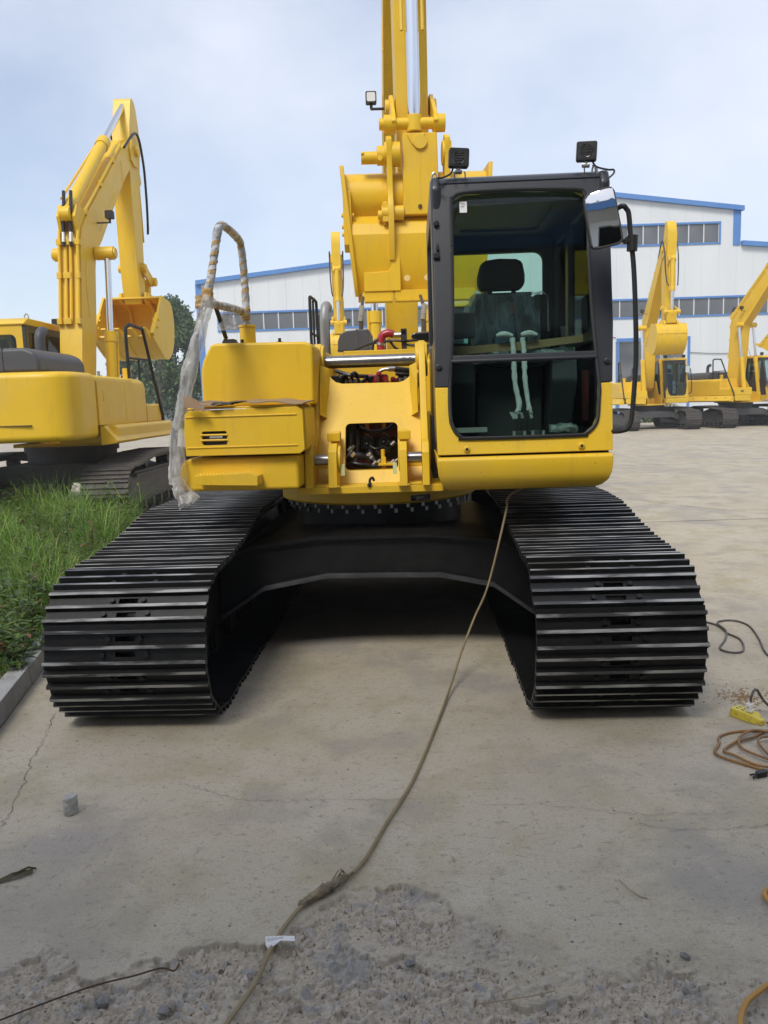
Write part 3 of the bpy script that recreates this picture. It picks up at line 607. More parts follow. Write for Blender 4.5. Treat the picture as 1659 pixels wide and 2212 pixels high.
# fuel tank and tool box
q = B(); q.prism([(-1.117, 1.60), (-1.112, 1.84), (-1.098, 1.895), (-1.045, 1.99), (-1.02, 2.006), (-.44, 1.998), (-.395, 1.982), (-.385, 1.95), (-.392, 1.60)], 'y', -.75, .55); q.build('fuel_tank', YEL, EX, .02, 3)
q = B(); tb = [(-1.085, 1.325), (-1.088, 1.46), (-1.08, 1.56), (-1.06, 1.585), (-.42, 1.592), (-.395, 1.575), (-.392, 1.345), (-.42, 1.322)]
q.holed(tb, [rrect(-.986, -.840, 1.384, 1.464, .012, 3)], 'y', -1.30, -1.27); tbx = q.build('tool_box', YEL, EX, .006)
q = B(); q.prism(tb, 'y', -1.20, -.74); q.build('tool_box_body', YEL, tbx, .01)
q = B(); q.prism([(-1.07, 1.59), (-1.06, 1.602), (-.43, 1.606), (-.41, 1.592)], 'y', -1.29, -.74); q.build('tool_box_lid', YEL, tbx, .004)
q = B(); q.box(-.9865, -.8395, -1.268, -1.205, 1.380, 1.468); q.build('vent_recess', BPRINT, tbx)
for z in (1.444, 1.414):
    q = B(); q.tube([(-.992, -1.303, z), (-.835, -1.303, z-.001)], .0055, 8); q.build('vent_bar', YEL, tbx)
q = B(); q.cyl((-.945, -1.27, 1.42), (-.87, -1.27, 1.42), .018, 10); q.build('horn', SILV, tbx)
for z in (1.372, 1.548):
    q = B(); q.box(-1.075, -.43, -1.306, -1.299, z-.004, z+.004); q.build('pressed_rib', YEL, tbx, .003)
q = B(); q.cyl((-.838, -.55, 2.0), (-.838, -.55, 2.115), .052, 26); q.cyl((-.838, -.55, 2.115), (-.838, -.55, 2.13), .057, 26); q.build('filler_neck', YEL, EX, .003)
q = B(); q.box(-1.00, -.915, -.6, -.5, 2.004, 2.03); q.box(-.995, -.92, -.595, -.505, 2.03, 2.042); q.build('tank_cap', RUB, EX, .004)
for x in (-.868, -.62):
    q = B(); q.cyl((x, -.6, 2.0), (x, -.6, 2.012), .022, 14); q.cyl((x, -.6, 2.012), (x, -.6, 2.035), .010, 8); q.build('breather', RUB, EX)
# handrail and its wrapping
rail = [(-1.175, -1.27, 1.16), (-1.168, -1.27, 1.33), (-1.155, -1.26, 1.46), (-1.132, -1.25, 1.575), (-1.066, -1.22, 1.84), (-1.0, -1.18, 2.07), (-.965, -1.14, 2.20), (-.935, -1.12, 2.30), (-.90, -1.10, 2.47), (-.872, -1.09, 2.62), (-.860, -1.03, 2.662), (-.85, -.90, 2.668), (-.845, -.68, 2.66), (-.845, -.58, 2.63), (-.842, -.54, 2.45), (-.84, -.54, 2.12)]
rs = smoothpath(rail, 5)
q = B(); q.tube(rs, .0195, 10); hr = q.build('handrail', RUB, EX)
bar = smoothpath([(-.985, -1.13, 2.215), (-.93, -.95, 2.215), (-.87, -.72, 2.215), (-.842, -.56, 2.20)], 6)
q = B(); q.tube(bar, .014, 8); q.tube([(-.945, -.95, 2.21), (-.95, -.7, 2.04)], .014, 8); q.build('cross_bar', RUB, hr)
def dense(p, step=.012):
    o = [Vector(p[0])]
    for a, c in zip(p, p[1:]):
        k = max(1, int((c - a).length / step)); o += [a.lerp(c, i/k) for i in range(1, k+1)]
    return o
up_ = dense(rs[32:]); q = B(); q.tube(up_, [.0235*(1 + .07*math.sin(i*.31) + .05*math.sin(i*.83)) for i in range(len(up_))], 12, jit=.035); q.build('foam_wrap', WRAPC, hr)
br_ = dense(bar); q = B(); q.tube(br_, [.0235*(1 + .08*math.sin(i*.37) + .05*math.sin(i*.9)) for i in range(len(br_))], 12, jit=.04); q.build('foam_wrap', WRAPC, hr)
def helix(path, r, pitch, wd):
    q = B(); P = dense(path, .006); s = 0.; u = (P[1]-P[0]).orthogonal().normalized(); prev = None
    for i in range(len(P)-1):
        d = (P[i+1]-P[i]); s += d.length; d.normalize(); u = (u - d*u.dot(d)).normalized(); v = d.cross(u); a = 2*math.pi*s/pitch + .35*math.sin(s*31)
        c = u*math.cos(a) + v*math.sin(a); rr = r*random.uniform(.98, 1.1); wv = wd*(1+.35*math.sin(s*47))
        cur = (P[i] + c*rr - d*wv, P[i] + c*rr + d*wv)
        if prev is not None: q.poly([prev[0], prev[1], cur[1], cur[0]])
        prev = cur
    return q
helix(rs[32:], .0245, .058, .0105).build('wrap_tape', TAPE, hr); helix(bar, .0245, .055, .0105).build('wrap_tape', TAPE, hr)
for p, rr in ((rs[33], .033), (bar[0], .034), (bar[-1], .030)):
    q = B(); q.tube(dense([p - Vector((0, 0, .035)), p, p + Vector((.004, 0, .035))], .01), rr, 12, jit=.16); q.build('tape_joint', TAPE, hr)
lo = dense(rs[:33], .014); kf = len(lo); q = B()
rad = [(.040 + .003*math.sin(i*.21) + .003*math.sin(i*.57) + .012*max(0, 1 - i/16)) for i in range(kf)]
q.tube([p + Vector((.020 + .003*math.sin(i*.3), .0, 0)) for i, p in enumerate(lo)], rad, 22, jit=.075); q.build('plastic_film', FILM, hr, smooth=True)
tail = dense([Vector((-1.15, -1.27, 1.20)), Vector((-1.13, -1.29, 1.13)), Vector((-1.075, -1.30, 1.05))], .015)
q = B(); q.tube(tail, [.038 + .045*(i/len(tail)) for i in range(len(tail))], 14, jit=.2, flat=.5); q.build('plastic_film', FILM, hr)
tail = dense([Vector((-.90, -.82, 2.215)), Vector((-.905, -.82, 2.15)), Vector((-.91, -.8, 2.09))], .012)
q = B(); q.tube(tail, [.03 + .035*(i/len(tail)) for i in range(len(tail))], 14, jit=.25); q.build('plastic_film', FILM, hr)
# engine bay top: hood piece, exhaust, small rail, red charge pipe
q = B(); q.prism([(-.46, 2.02), (-.455, 2.18), (-.43, 2.245), (-.37, 2.275), (-.16, 2.285), (-.16, 2.02)], 'y', 1.75, 2.55); q.box(-.285, -.255, 1.745, 2.55, 2.02, 2.287); q.build('engine_hood', HOODP, EX, .012, 3)
q = B(); q.tube(smoothpath([(-.605, 2.05, 2.0), (-.605, 2.05, 2.30), (-.604, 2.05, 2.43), (-.597, 2.09, 2.53), (-.59, 2.17, 2.56), (-.585, 2.25, 2.55)], 6), .044, 20); q.build('exhaust_pipe', SILV, EX)
q = B(); q.tube(smoothpath([(-.665, 1.45, 2.0), (-.665, 1.45, 2.5), (-.663, 1.47, 2.555), (-.66, 1.53, 2.56), (-.655, 1.80, 2.56), (-.654, 1.86, 2.5), (-.654, 1.87, 2.0)], 5), .014, 8); q.tube([(-.665, 1.45, 2.24), (-.654, 1.87, 2.24)], .011, 8); q.tube([(-.661, 1.65, 2.0), (-.661, 1.65, 2.55)], .011, 8); q.build('service_rail', RUB, EX)
q = B(); q.box(-.72, -.42, 1.3, 2.6, 1.95, 2.01); q.build('side_deck', YEL, EX, .006)
q = B(); q.tube(smoothpath([(-.02, 1.0, 2.03), (-.02, 1.0, 2.10), (-.005, 1.0, 2.155), (.045, 1.0, 2.175), (.09, 1.0, 2.165)], 6), [.034]*25, 16); q.build('charge_pipe', REDP, EX)
q = B(); q.cyl((.08, 1.0, 2.155), (.20, 1.0, 2.155), .026, 16); q.cyl((-.02, 1.0, 2.0), (-.02, 1.0, 2.05), .028, 14); q.cyl((-.022, 1.0, 2.075), (-.018, 1.0, 2.095), .038, 16); q.build('pipe_coupling', ZINC, EX)
q = B(); q.box(.155, .20, .93, .95, 2.03, 2.19); q.holed(rrect(.152, .203, 2.10, 2.20, .008), [rrect(.163, .192, 2.155, 2.185, .006)], 'y', .90, .925); q.build('pipe_bracket', BPRINT, EX)
q = B(); q.prism([(.23, 2.14), (.26, 2.17), (.52, 2.18), (.52, 2.07), (.30, 2.09), (.25, 2.12)], 'y', .95, 1.2); q.build('muffler', GLOVE, EX, .02)
for pth in ([(-.44, 1.6, 2.09), (-.30, 1.5, 2.075), (-.12, 1.1, 2.10), (.0, .98, 2.10)], [(.0, .98, 2.10), (.08, .95, 2.11), (.2, .95, 2.10), (.36, .98, 2.12)], [(-.09, .98, 2.03), (-.08, .98, 2.10), (-.04, .98, 2.13)], [(.05, .98, 2.12), (.09, .97, 2.06), (.13, .98, 2.03)], [(.2, .95, 2.07), (.3, .95, 2.06), (.45, .95, 2.07)]):
    q = B(); q.tube(smoothpath(pth, 6), .011, 8); q.build('hydraulic_hose', HOSE, EX)
q = B(); q.prism([(-1.12, 1.10), (-1.12, 1.98), (-1.0, 2.05), (-.5, 2.05), (-.5, 1.10)], 'y', .6, 2.2); q.build('side_panel', YEL, EX, .02)
q = B(); q.prism([(-1.25, 1.9), (-1.22, 2.25), (-1.0, 2.55), (-.55, 2.74), (.55, 2.74), (1.0, 2.55), (1.25, 2.2), (1.27, 1.9)], 'z', 1.08, 2.0); q.build('counterweight', YEL, EX, .05, 3)
q = B(); q.box(.42, 1.34, .45, 1.88, 1.10, 1.98); q.build('engine_side_panel', YEL, EX, .02)

# ------------------------------------------------------------ cab of the main excavator
def cabface(co): return (co.x, co.y + -1.40 + (co.z - 1.28)*.205, co.z)
CX0, CX1 = .366, 1.358
q = B()                                              # yellow lower surround, open upwards around the window
seal = [(.449, 1.668), (.448, 1.50), (.457, 1.455), (.477, 1.415), (.505, 1.393), (.545, 1.381), (1.15, 1.381), (1.20, 1.392), (1.245, 1.43), (1.268, 1.48), (1.279, 1.588), (1.283, 1.666)]
q.prism([(CX0+.004, 1.292), (CX1-.012, 1.292), (CX1, 1.668)] + seal[::-1] + [(CX0, 1.670)], 'y', 0, .05)
for v in q.bm.verts: v.co = cabface(v.co)
q.build('cab_front_panel', YEL, EX, .006)
glass_top = [(1.283, 1.668), (1.262, 2.05), (1.256, 2.42), (1.262, 2.66), (1.245, 2.735), (1.20, 2.762), (.87, 2.776), (.56, 2.77), (.50, 2.74), (.488, 2.69), (.479, 2.1), (.449, 1.668)]
q = B(); q.prism([(CX0-.002, 1.672), (.447, 1.672)] + [(x-.002 if x < .8 else x+.002, z) for x, z in glass_top[::-1]][1:-1] + [(1.285, 1.67), (CX1+.002, 1.67), (1.378, 2.0), (1.383, 2.42), (1.385, 2.79), (1.36, 2.83), (.44, 2.846), (.395, 2.84), (.384, 2.79), (.376, 2.0)], 'y', 0, .055)
for v in q.bm.verts: v.co = cabface(v.co)
q.build('cab_front_frame', DKPAINT, EX, .006)
q = B()
loop = [(x, 0, z) for x, z in (seal[:1] + seal[1:])] + [(x, 0, z) for x, z in glass_top[1:-1]]
lp = [Vector(cabface(Vector((x, -.006, z)))) for x, y, z in smoothpath(loop, 3, True)]
q.tube(lp, .011, 6, closed=True); q.build('window_seal', RUB, EX)
def pane(name, pts, y=.03):
    q = B(); q.prism(pts, 'y', y, y+.004)
    for v in q.bm.verts: v.co = cabface(v.co)
    return q.build(name, GLASS, EX, smooth=False)
pane('windshield', [(.47, 1.838)] + [(x + (.004 if x < .8 else -.004), z-.004) for x, z in glass_top[::-1][1:-1]] + [(1.262, 1.838)])
pane('lower_windshield', [(x + (.004 if x < .8 else -.004), z+.004) for x, z in seal] + [(1.272, 1.80), (.462, 1.80)])
q = B(); q.box(.46, 1.275, -.012, .04, 1.803, 1.846); q.box(.46, 1.275, -.02, -.010, 1.806, 1.822)
for v in q.bm.verts: v.co = cabface(v.co)
q.build('window_crossbar', DKPAINT, EX, .005)
q = B(); q.box(.538, .580, .024, .028, 2.664, 2.728)
for v in q.bm.verts: v.co = cabface(v.co)
pp = q.build('inspection_sticker', PAPER, EX, smooth=False)
q = B()
for k, z in enumerate((2.717, 2.709, 2.700, 2.694)): q.box(.543 + .008*(k % 2), .566 - .006*(k == 3) + .006*(k == 1), .0225, .0235, z-.0016, z+.0016)
for v in q.bm.verts: v.co = cabface(v.co)
q.build('sticker_print', SHGREY, pp, smooth=False)
yt = -1.40 + (2.84-1.28)*.205
def sidewall(xa, xb, name, holes, m, zlo=1.292):
    q = B(); q.holed([(-1.36, zlo), (.33, zlo), (.33, 2.80), (.28, 2.86), (yt+.06, 2.86), (yt, 2.82)], holes, 'x', xa, xb); return q.build(name, m, EX, .004)
sidewall(CX1-.055, CX1-.005, 'cab_door', [rrect(-.98, -.32, 1.98, 2.72, .06), rrect(-1.12, -.32, 1.40, 1.92, .07), rrect(-.22, .22, 1.98, 2.70, .06)], DKPAINT)
q = B(); q.box(CX1-.005, CX1+.004, -1.2, .3, 1.30, 1.668); q.build('door_skirt', YEL, EX, .003)
for (a, b_, c, d) in ((-.98, -.32, 1.98, 2.72), (-1.12, -.32, 1.40, 1.92), (-.22, .22, 1.98, 2.70)):
    q = B(); q.box(CX1-.032, CX1-.028, a-.01, b_+.01, c-.01, d+.01); q.build('side_window', GLASS_SIDE, EX, smooth=False)
sidewall(CX0+.006, CX0+.05, 'cab_side_wall', [rrect(-.95, .15, 1.95, 2.70, .06)], DKPAINT)
q = B(); q.box(CX0+.024, CX0+.028, -.96, .16, 1.94, 2.71); q.build('side_window', GLASS, EX, smooth=False)
q = B(); q.holed([(CX0+.05, 1.292), (CX1-.055, 1.292), (CX1-.055, 2.84), (CX0+.05, 2.84)], [rrect(.50, 1.235, 2.02, 2.672, .07)], 'y', .30, .345); q.build('cab_rear_wall', INT, EX)
q = B(); q.box(.49, 1.245, .32, .324, 2.01, 2.68); q.build('rear_window', GLASS, EX, smooth=False)
q = B(); q.prism([(yt-.015, 2.825), (yt+.02, 2.862), (yt+.12, 2.892), (.2, 2.905), (.34, 2.87), (.345, 2.83)], 'x', CX0+.02, CX1+.02); q.build('cab_roof', DKPAINT, EX, .018, 3)
for x in (.403, 1.362):
    q = B(); q.prism([(yt-.03, 2.66), (yt-.04, 2.80), (yt+.0, 2.868), (yt+.10, 2.872), (yt+.10, 2.66)], 'x', x-.028, x+.028); q.build('roof_corner', DKPAINT, EX, .018, 3)
q = B(); q.box(CX0+.05, CX1-.055, -1.34, .30, 1.295, 1.325); q.box(CX0+.05, CX1-.055, -1.0, .30, 2.79, 2.82); q.build('cab_lining', INT, EX)
q = B(); q.holed(rrect(.55, 1.2, -.8, .15, .08), [rrect(.6, 1.15, -.7, .05, .06)], 'z', 2.775, 2.79); q.build('roof_hatch_frame', INT, EX)
# bumper below the cab
bp_ = [(.365, 1.262), (.372, 1.180), (.39, 1.12), (.42, 1.085), (.46, 1.075), (1.24, 1.076), (1.28, 1.082), (1.335, 1.16), (1.343, 1.185), (1.343, 1.272), (1.32, 1.279), (.385, 1.274)]
q = B(); q.prism([(-1.40, 1.279), (-1.418, 1.265), (-1.42, 1.225), (-1.415, 1.175), (-1.395, 1.130), (-1.355, 1.098), (-1.29, 1.080), (.5, 1.075), (.5, 1.279)], 'x', CX0, 1.344)
q.bm.verts.ensure_lookup_table()
for v in q.bm.verts:
    z = v.co.z; l = float(np.interp(z, [1.075, 1.085, 1.12, 1.18], [.45, .42, .39, .366])); r_ = float(np.interp(z, [1.075, 1.083, 1.13, 1.185], [1.25, 1.285, 1.325, 1.344]))
    v.co.x = l if v.co.x < .8 else r_
q.build('cab_base', YEL, EX, .008, 2, ang=50)
q = B(); q.box(.39, 1.33, -1.36, .3, 1.274, 1.293); q.build('base_gap', RUB, EX)
for x, z, m in ((.391, 1.784, DKPAINT), (1.333, 1.787, DKPAINT), (.534, 1.322, YEL), (1.171, 1.322, YEL)):
    y = -1.40 + (z-1.28)*.205; q = B(); q.tube([(x, y+.01, z), (x, y-.012, z), (x, y-.016, z)], [.019, .018, .013], 14); q.build('guard_boss', m, EX, .002)
    q = B(); q.cyl((x, y-.0165, z), (x, y-.0175, z), .009, 8); q.build('boss_hole', BPRINT, EX)
q = B(); q.box(.44, .56, -.8, -.5, 1.05, 1.075); q.build('mount_block', YEL, EX, .004)
# lamps, lifting eyes, wiring
for (xc, zc_, tw) in ((.541, 2.978, .10), (1.274, 2.982, -.2)):
    e = Matrix.Translation((xc, yt+.05, zc_)) @ Matrix.Rotation(tw, 4, 'Z') @ Matrix.Rotation(R(3), 4, 'Y')
    q = B(); q.prism(rrect(-.058, .058, -.053, .053, .012), 'y', -.03, .02); q.prism(rrect(-.045, .045, -.04, .04, .012), 'y', .02, .045); q.xf(e); lm = q.build('work_lamp', RUB, EX, .006)
    q = B(); q.prism(rrect(-.044, .044, -.041, .041, .01), 'y', -.0315, -.029); q.xf(e); q.build('lens', LENS, lm)
    q = B(); q.tube([(.032*math.cos(a), -.032, .036*math.sin(a)) for a in np.linspace(0, 6.283, 17)[:-1]], .0022, 5, closed=True)
    for z in (-.02, -.008, .008, .02): q.tube([(-.026, -.0325, z), (.026, -.0325, z)], .0014, 4)
    q.xf(e); q.build('reflector', GLOVE, lm)
    q = B(); q.box(-.012, .012, -.012, .012, -.075, -.05); q.box(-.022, .022, -.02, .02, -.082, -.066); q.xf(e); q.build('lamp_foot', ZINC, lm, .003)
    q = B(); q.tube([(.004, .0, -.058), (.0, -.025, -.062)], .005, 6); q.xf(e); q.build('lamp_bolt', ZINC, lm)
    s_ = -1 if xc < .9 else 1
    q = B(); q.tube(smoothpath([(xc+s_*.03, yt+.06, zc_-.04), (xc+s_*.05, yt+.02, zc_-.09), (xc+s_*.10, yt-.04, zc_-.125), (xc+s_*.13, yt-.05, zc_-.13), (xc+s_*.125, yt-.07, zc_-.155), (xc+s_*.095, yt-.068, zc_-.18)], 5), .0055, 6); q.build('lamp_cable', RUB, lm)
    for dx in (-.03, .03):
        q = B(); q.tube([(xc+dx, yt+.03, zc_-.08), (xc+dx, yt-.03, zc_-.10), (xc+dx, yt-.04, zc_-.14)], .004, 5); q.build('cable_tie', RUB, lm)
for x in (.40, 1.335):
    q = B(); q.tube(smoothpath([(x-.013, yt+.12, 2.86), (x-.013, yt+.12, 2.905), (x, yt+.12, 2.925), (x+.013, yt+.12, 2.905), (x+.013, yt+.12, 2.86)], 5), .006, 8); q.build('lifting_eye', ZINC, EX)
# hand rail tube, mirror and its clamp on the door side
yp = -1.43
q = B(); q.tube(smoothpath([(1.345, yp+.10, 2.578), (1.375, yp, 2.588), (1.40, yp, 2.572), (1.413, yp, 2.54), (1.424, yp, 2.42), (1.440, yp, 2.28), (1.452, yp, 2.05), (1.458, yp, 1.80), (1.448, yp, 1.60), (1.437, yp, 1.47), (1.42, yp, 1.415), (1.385, yp+.02, 1.398), (1.335, yp+.08, 1.394)], 6), .0135, 10); mp_ = q.build('door_grab_rail', RUB, EX)
q = B(); q.cyl((1.4305, yp, 2.355), (1.434, yp, 2.435), .028, 14); q.cyl((1.40, yp-.01, 2.41), (1.33, yp-.03, 2.405), .009, 8); q.cyl((1.40, yp-.02, 2.41), (1.40, yp+.02, 2.41), .016, 8); q.build('mirror_clamp', RUB, mp_)
q = B(); q.cyl((1.325, yp+.09, 1.37), (1.345, yp+.08, 1.35), .012, 8); q.build('rail_foot', RUB, mp_)
mo = [(1.163, 2.60), (1.168, 2.63), (1.185, 2.650), (1.21, 2.661), (1.285, 2.677), (1.308, 2.675), (1.322, 2.655), (1.357, 2.41), (1.352, 2.388), (1.335, 2.373), (1.235, 2.357), (1.21, 2.357), (1.193, 2.375)]
mc = (sum(p[0] for p in mo)/len(mo), sum(p[1] for p in mo)/len(mo))
def tiltm(v): x, y, z = v; return (x, y + (x-mc[0])*-.22 + (z-mc[1])*.165 , z)
q = B(); n_ = len(mo)
q.prism(mo, 'y', -1.505, -1.475); q.prism([(mc[0]+(x-mc[0])*.82, mc[1]+(z-mc[1])*.84) for x, z in mo], 'y', -1.475, -1.435)
for v in q.bm.verts: v.co = tiltm(v.co)
mr = q.build('mirror', RUB, EX, .006)
q = B(); mi = [(mc[0]+(x-mc[0])*.87, mc[1]+(z-mc[1])*.925) for x, z in mo]
NX, NZ = 14, 18; grid = {}
x0, x1 = min(p[0] for p in mi), max(p[0] for p in mi); z0, z1 = min(p[1] for p in mi), max(p[1] for p in mi)
mi = [(p.x, p.z) for p in smoothpath([(x, 0, z) for x, z in mi], 3, True)]; n_ = len(mi)
sag = lambda x, z: -1.5155 + ((x-mc[0])**2 + (z-mc[1])**2)/(2*1.35)
c_ = q.bm.verts.new((mc[0], sag(*mc), mc[1])); KS = [i/10 for i in range(1, 11)]
rings = [[q.bm.verts.new((mc[0]+(x-mc[0])*k, sag(mc[0]+(x-mc[0])*k, mc[1]+(z-mc[1])*k), mc[1]+(z-mc[1])*k)) for x, z in mi] for k in KS]
for i in range(n_):                                    # slightly convex mirror glass
    j = (i+1) % n_; q.bm.faces.new((c_, rings[0][i], rings[0][j]))
    for a in range(9): q.bm.faces.new((rings[a][i], rings[a+1][i], rings[a+1][j], rings[a][j]))
for v in q.bm.verts: v.co = tiltm(v.co)
q.build('mirror_glass', MIRR, mr, ang=80)
# wiper, hinges and catches on the left pillar
q = B(); q.tube([(.447, -1.245, 1.89), (.452, -1.22, 2.0), (.470, -1.16, 2.30), (.474, -1.12, 2.44)], .006, 6); q.tube([(.443, -1.25, 1.86), (.448, -1.235, 1.96)], .012, 6); q.tube([(.475, -1.15, 2.38), (.478, -1.08, 2.66)], .004, 5); q.build('wiper', RUB, EX)
for z in (2.44, 2.455, 2.475):
    q = B(); q.cyl((.478, -1.165, z), (.478, -1.18, z), .004, 6); q.build('screw', ZINC, EX)
q = B(); q.box(.378, .414, -1.19, -1.16, 2.40, 2.43); q.prism([(.398, 2.44), (.412, 2.45), (.410, 2.475), (.402, 2.485), (.394, 2.46)], 'y', -1.18, -1.15); q.build('pillar_catch', RUB, EX, .003)
q = B(); q.tube([(.40, -1.14, 2.60), (.40, -1.155, 2.60)], [.018, .014], 12); q.build('pillar_plug', RUB, EX, .002)
# interior
q = B(); q.prism([(.735, 2.345), (.712, 2.38), (.712, 2.44), (.733, 2.525), (.77, 2.547), (.86, 2.557), (.98, 2.55), (1.02, 2.53), (1.038, 2.44), (1.036, 2.38), (1.008, 2.345)], 'y', -.17, -.05); st = q.build('operator_seat_headrest', SEATC, EX, .03, 3)
q = B(); q.prism([(.66, 1.96), (.645, 2.10), (.67, 2.26), (.70, 2.305), (1.06, 2.312), (1.10, 2.29), (1.12, 2.1), (1.10, 1.96)], 'y', -.16, .02); q.build('operator_seat_back', SEATC, EX, .035, 3)
q = B(); q.prism(rrect(.62, 1.13, 1.80, 1.95, .04), 'y', -.68, .0); q.build('operator_seat_cushion', SEATC, EX, .03, 3)
for x in (.80, .965):
    q = B(); q.cyl((x, -.1, 2.29), (x, -.1, 2.36), .017, 10); q.build('headrest_post', RUB, EX)
q = B(); q.box(.70, 1.10, -.06, -.02, 2.315, 2.338); q.build('seat_top_trim', SILV, EX, .005)
q = B(); q.box(.66, 1.10, -.5, -.05, 1.33, 1.80); q.build('seat_base', INT, EX, .03)
q = B(); q.box(.926, .968, -.185, -.18, 2.182, 2.256); q.build('seat_tag', ORANGE, EX, smooth=False)
q = B(); q._add([(.808, -.2, 2.153), (.949, -.2, 2.16), (.955, -.26, 1.99), (.817, -.26, 1.965)], [(0, 1, 2, 3)]); q.build('grey_booklet', GREYC, EX, smooth=False)
q = B(); q.prism(rrect(.50, .645, 1.985, 2.138, .012), 'y', -.72, -.64); q.tube([(.61, -.66, 1.99), (.60, -.66, 1.84)], .008, 6); q.build('monitor', INT, EX, .006)
q = B(); q.prism(rrect(1.09, 1.185, 2.0, 2.30, .02), 'y', -.2, .05); q.build('side_cushion', SEATC, EX, .01)
for (x0, x1, zt, nm) in ((.47, .64, 1.86, 'left_console'), (1.12, 1.28, 1.86, 'right_console')):
    q = B(); q.prism([(-.75, zt-.16), (-.72, zt), (-.1, zt+.06), (.1, zt+.04), (.1, 1.33), (-.55, 1.33)], 'x', x0, x1); q.build('console', INT, EX, .02)
for s_, (xb, xt, xk) in ((-1, (.888, .872, .815)), (1, (.945, .935, .965))):
    q = B(); pth = smoothpath([(xb-.012*s_*-1, -.92, 1.50), (xb+.004, -.9, 1.56), (xt, -.88, 1.68), (xt-.004, -.86, 1.80), (xt-.004, -.84, 1.90), (xt-.01, -.83, 1.965)], 6); q.tube(pth, [.0155*random.uniform(.85, 1.2) for _ in pth], 10, jit=.1); q.tube(smoothpath([(xk-.05, -.84, 1.982), (xk, -.84, 1.99), (xk+.05, -.84, 1.978)], 4), [.009, .013, .016, .018, .018, .018, .015, .012, .009], 10, jit=.1); cv_ = q.build('travel_lever', LCOVER, EX)
    q = B(); q.poly([(xb-.06 if s_ < 0 else xb, -.93, 1.515), (xb+.02, -.94, 1.51), (xb+.03, -.93, 1.475), (xb-.04 if s_ < 0 else xb+.01, -.94, 1.47)]); q.build('cover_flap', LCOVER, cv_, smooth=False)
    q = B(); q.box(xb-.05, xb+.05, -1.1, -.95, 1.35, 1.40); q.cyl((xb, -.95, 1.36), (xb, -.92, 1.52), .012, 8); q.build('pedal', INT, EX, .01)
q = B()
cp = [(.50, 1.925), (.70, 1.932), (.924, 1.943), (1.12, 1.957), (1.31, 1.975)]; cb = [(.50, 1.872), (.70, 1.885), (.93, 1.893), (1.12, 1.912), (1.31, 1.93)]
for i in range(4): q._add([(cp[i][0], -.80, cp[i][1]), (cp[i+1][0], -.80, cp[i+1][1]), (cb[i+1][0], -.80, cb[i+1][1]), (cb[i][0], -.80, cb[i][1]), (cp[i][0], -.795, cp[i][1]), (cp[i+1][0], -.795, cp[i+1][1]), (cb[i+1][0], -.795, cb[i+1][1]), (cb[i][0], -.795, cb[i][1])], [(0, 1, 2, 3), (7, 6, 5, 4), (0, 4, 5, 1), (3, 2, 6, 7)])
q.build('cardboard_liner', CARD, EX, smooth=False)
for (a, b_) in (((.60, 1.84, -.82), (.85, 1.87, -.7)), ((1.0, 1.86, -.8), (1.26, 1.88, -.72))):
    q = B(); pth = dense([Vector((a[0], a[2], a[1])), Vector((b_[0], b_[2], b_[1]))], .02); q.tube(pth, .028, 8, jit=.35); q.build('film_bundle', CLING, EX)
q = B()
for i in range(14):
    x = .655 + .034*i
    q._add([(x, -.2-.02*random.random(), 2.31), (x+.034, -.2-.02*random.random(), 2.31), (x+.034, -.22-.03*random.random(), 1.96), (x, -.22-.03*random.random(), 1.96)], [(0, 1, 2, 3)])
q.build('seat_film', CLING, EX, smooth=False)
q = B(); pth = dense([Vector((.64, -.17, 2.19)), Vector((.68, -.16, 2.28)), Vector((.72, -.15, 2.32))], .015); q.tube(pth, .03, 8, jit=.35); q.build('film_bundle', FILM, EX)
q = B(); pth = dense([Vector((1.085, -.17, 2.31)), Vector((1.15, -.17, 2.315)), Vector((1.185, -.17, 2.29)), Vector((1.188, -.17, 2.05))], .02); q.tube(pth, .010, 6, jit=.5); q.build('film_bundle', FILM, EX)
q = B(); q.tube(smoothpath([(.56, -.66, 1.80), (.56, -.72, 1.86), (.57, -.74, 1.93)], 4), .016, 8); q.tube(smoothpath([(1.21, -.66, 1.85), (1.20, -.72, 1.95), (1.19, -.74, 2.03)], 4), .016, 8); q.build('joystick', INT, EX)
for (x, z) in ((.60, 1.735), (1.255, 1.745)):
    q = B(); q.cyl((x, -.72, z), (x, -.73, z), .022, 14); q.build('speaker_knob', RUB, EX)
q = B(); q.box(1.275, 1.295, -1.0, -.9, 1.45, 1.75); q.build('door_red_trim', DRED, EX)
pth = dense([Vector((1.02, -1.25, 1.415)), Vector((1.14, -1.25, 1.425)), Vector((1.17, -1.22, 1.41))], .02); q = B(); q.tube(pth, .024, 8, jit=.3); q.build('film_bundle', CLING, EX)
for x in (.80, .86, .905, .965):
    q = B(); q.box(x, x+.014, -1.33, -1.31, 1.385, 1.412); q.build('floor_clip', SHGREY, EX)
q = B(); q.box(.47, .66, -1.28, -1.26, 1.41, 1.438); q.build('floor_trim', SHGREY, EX)

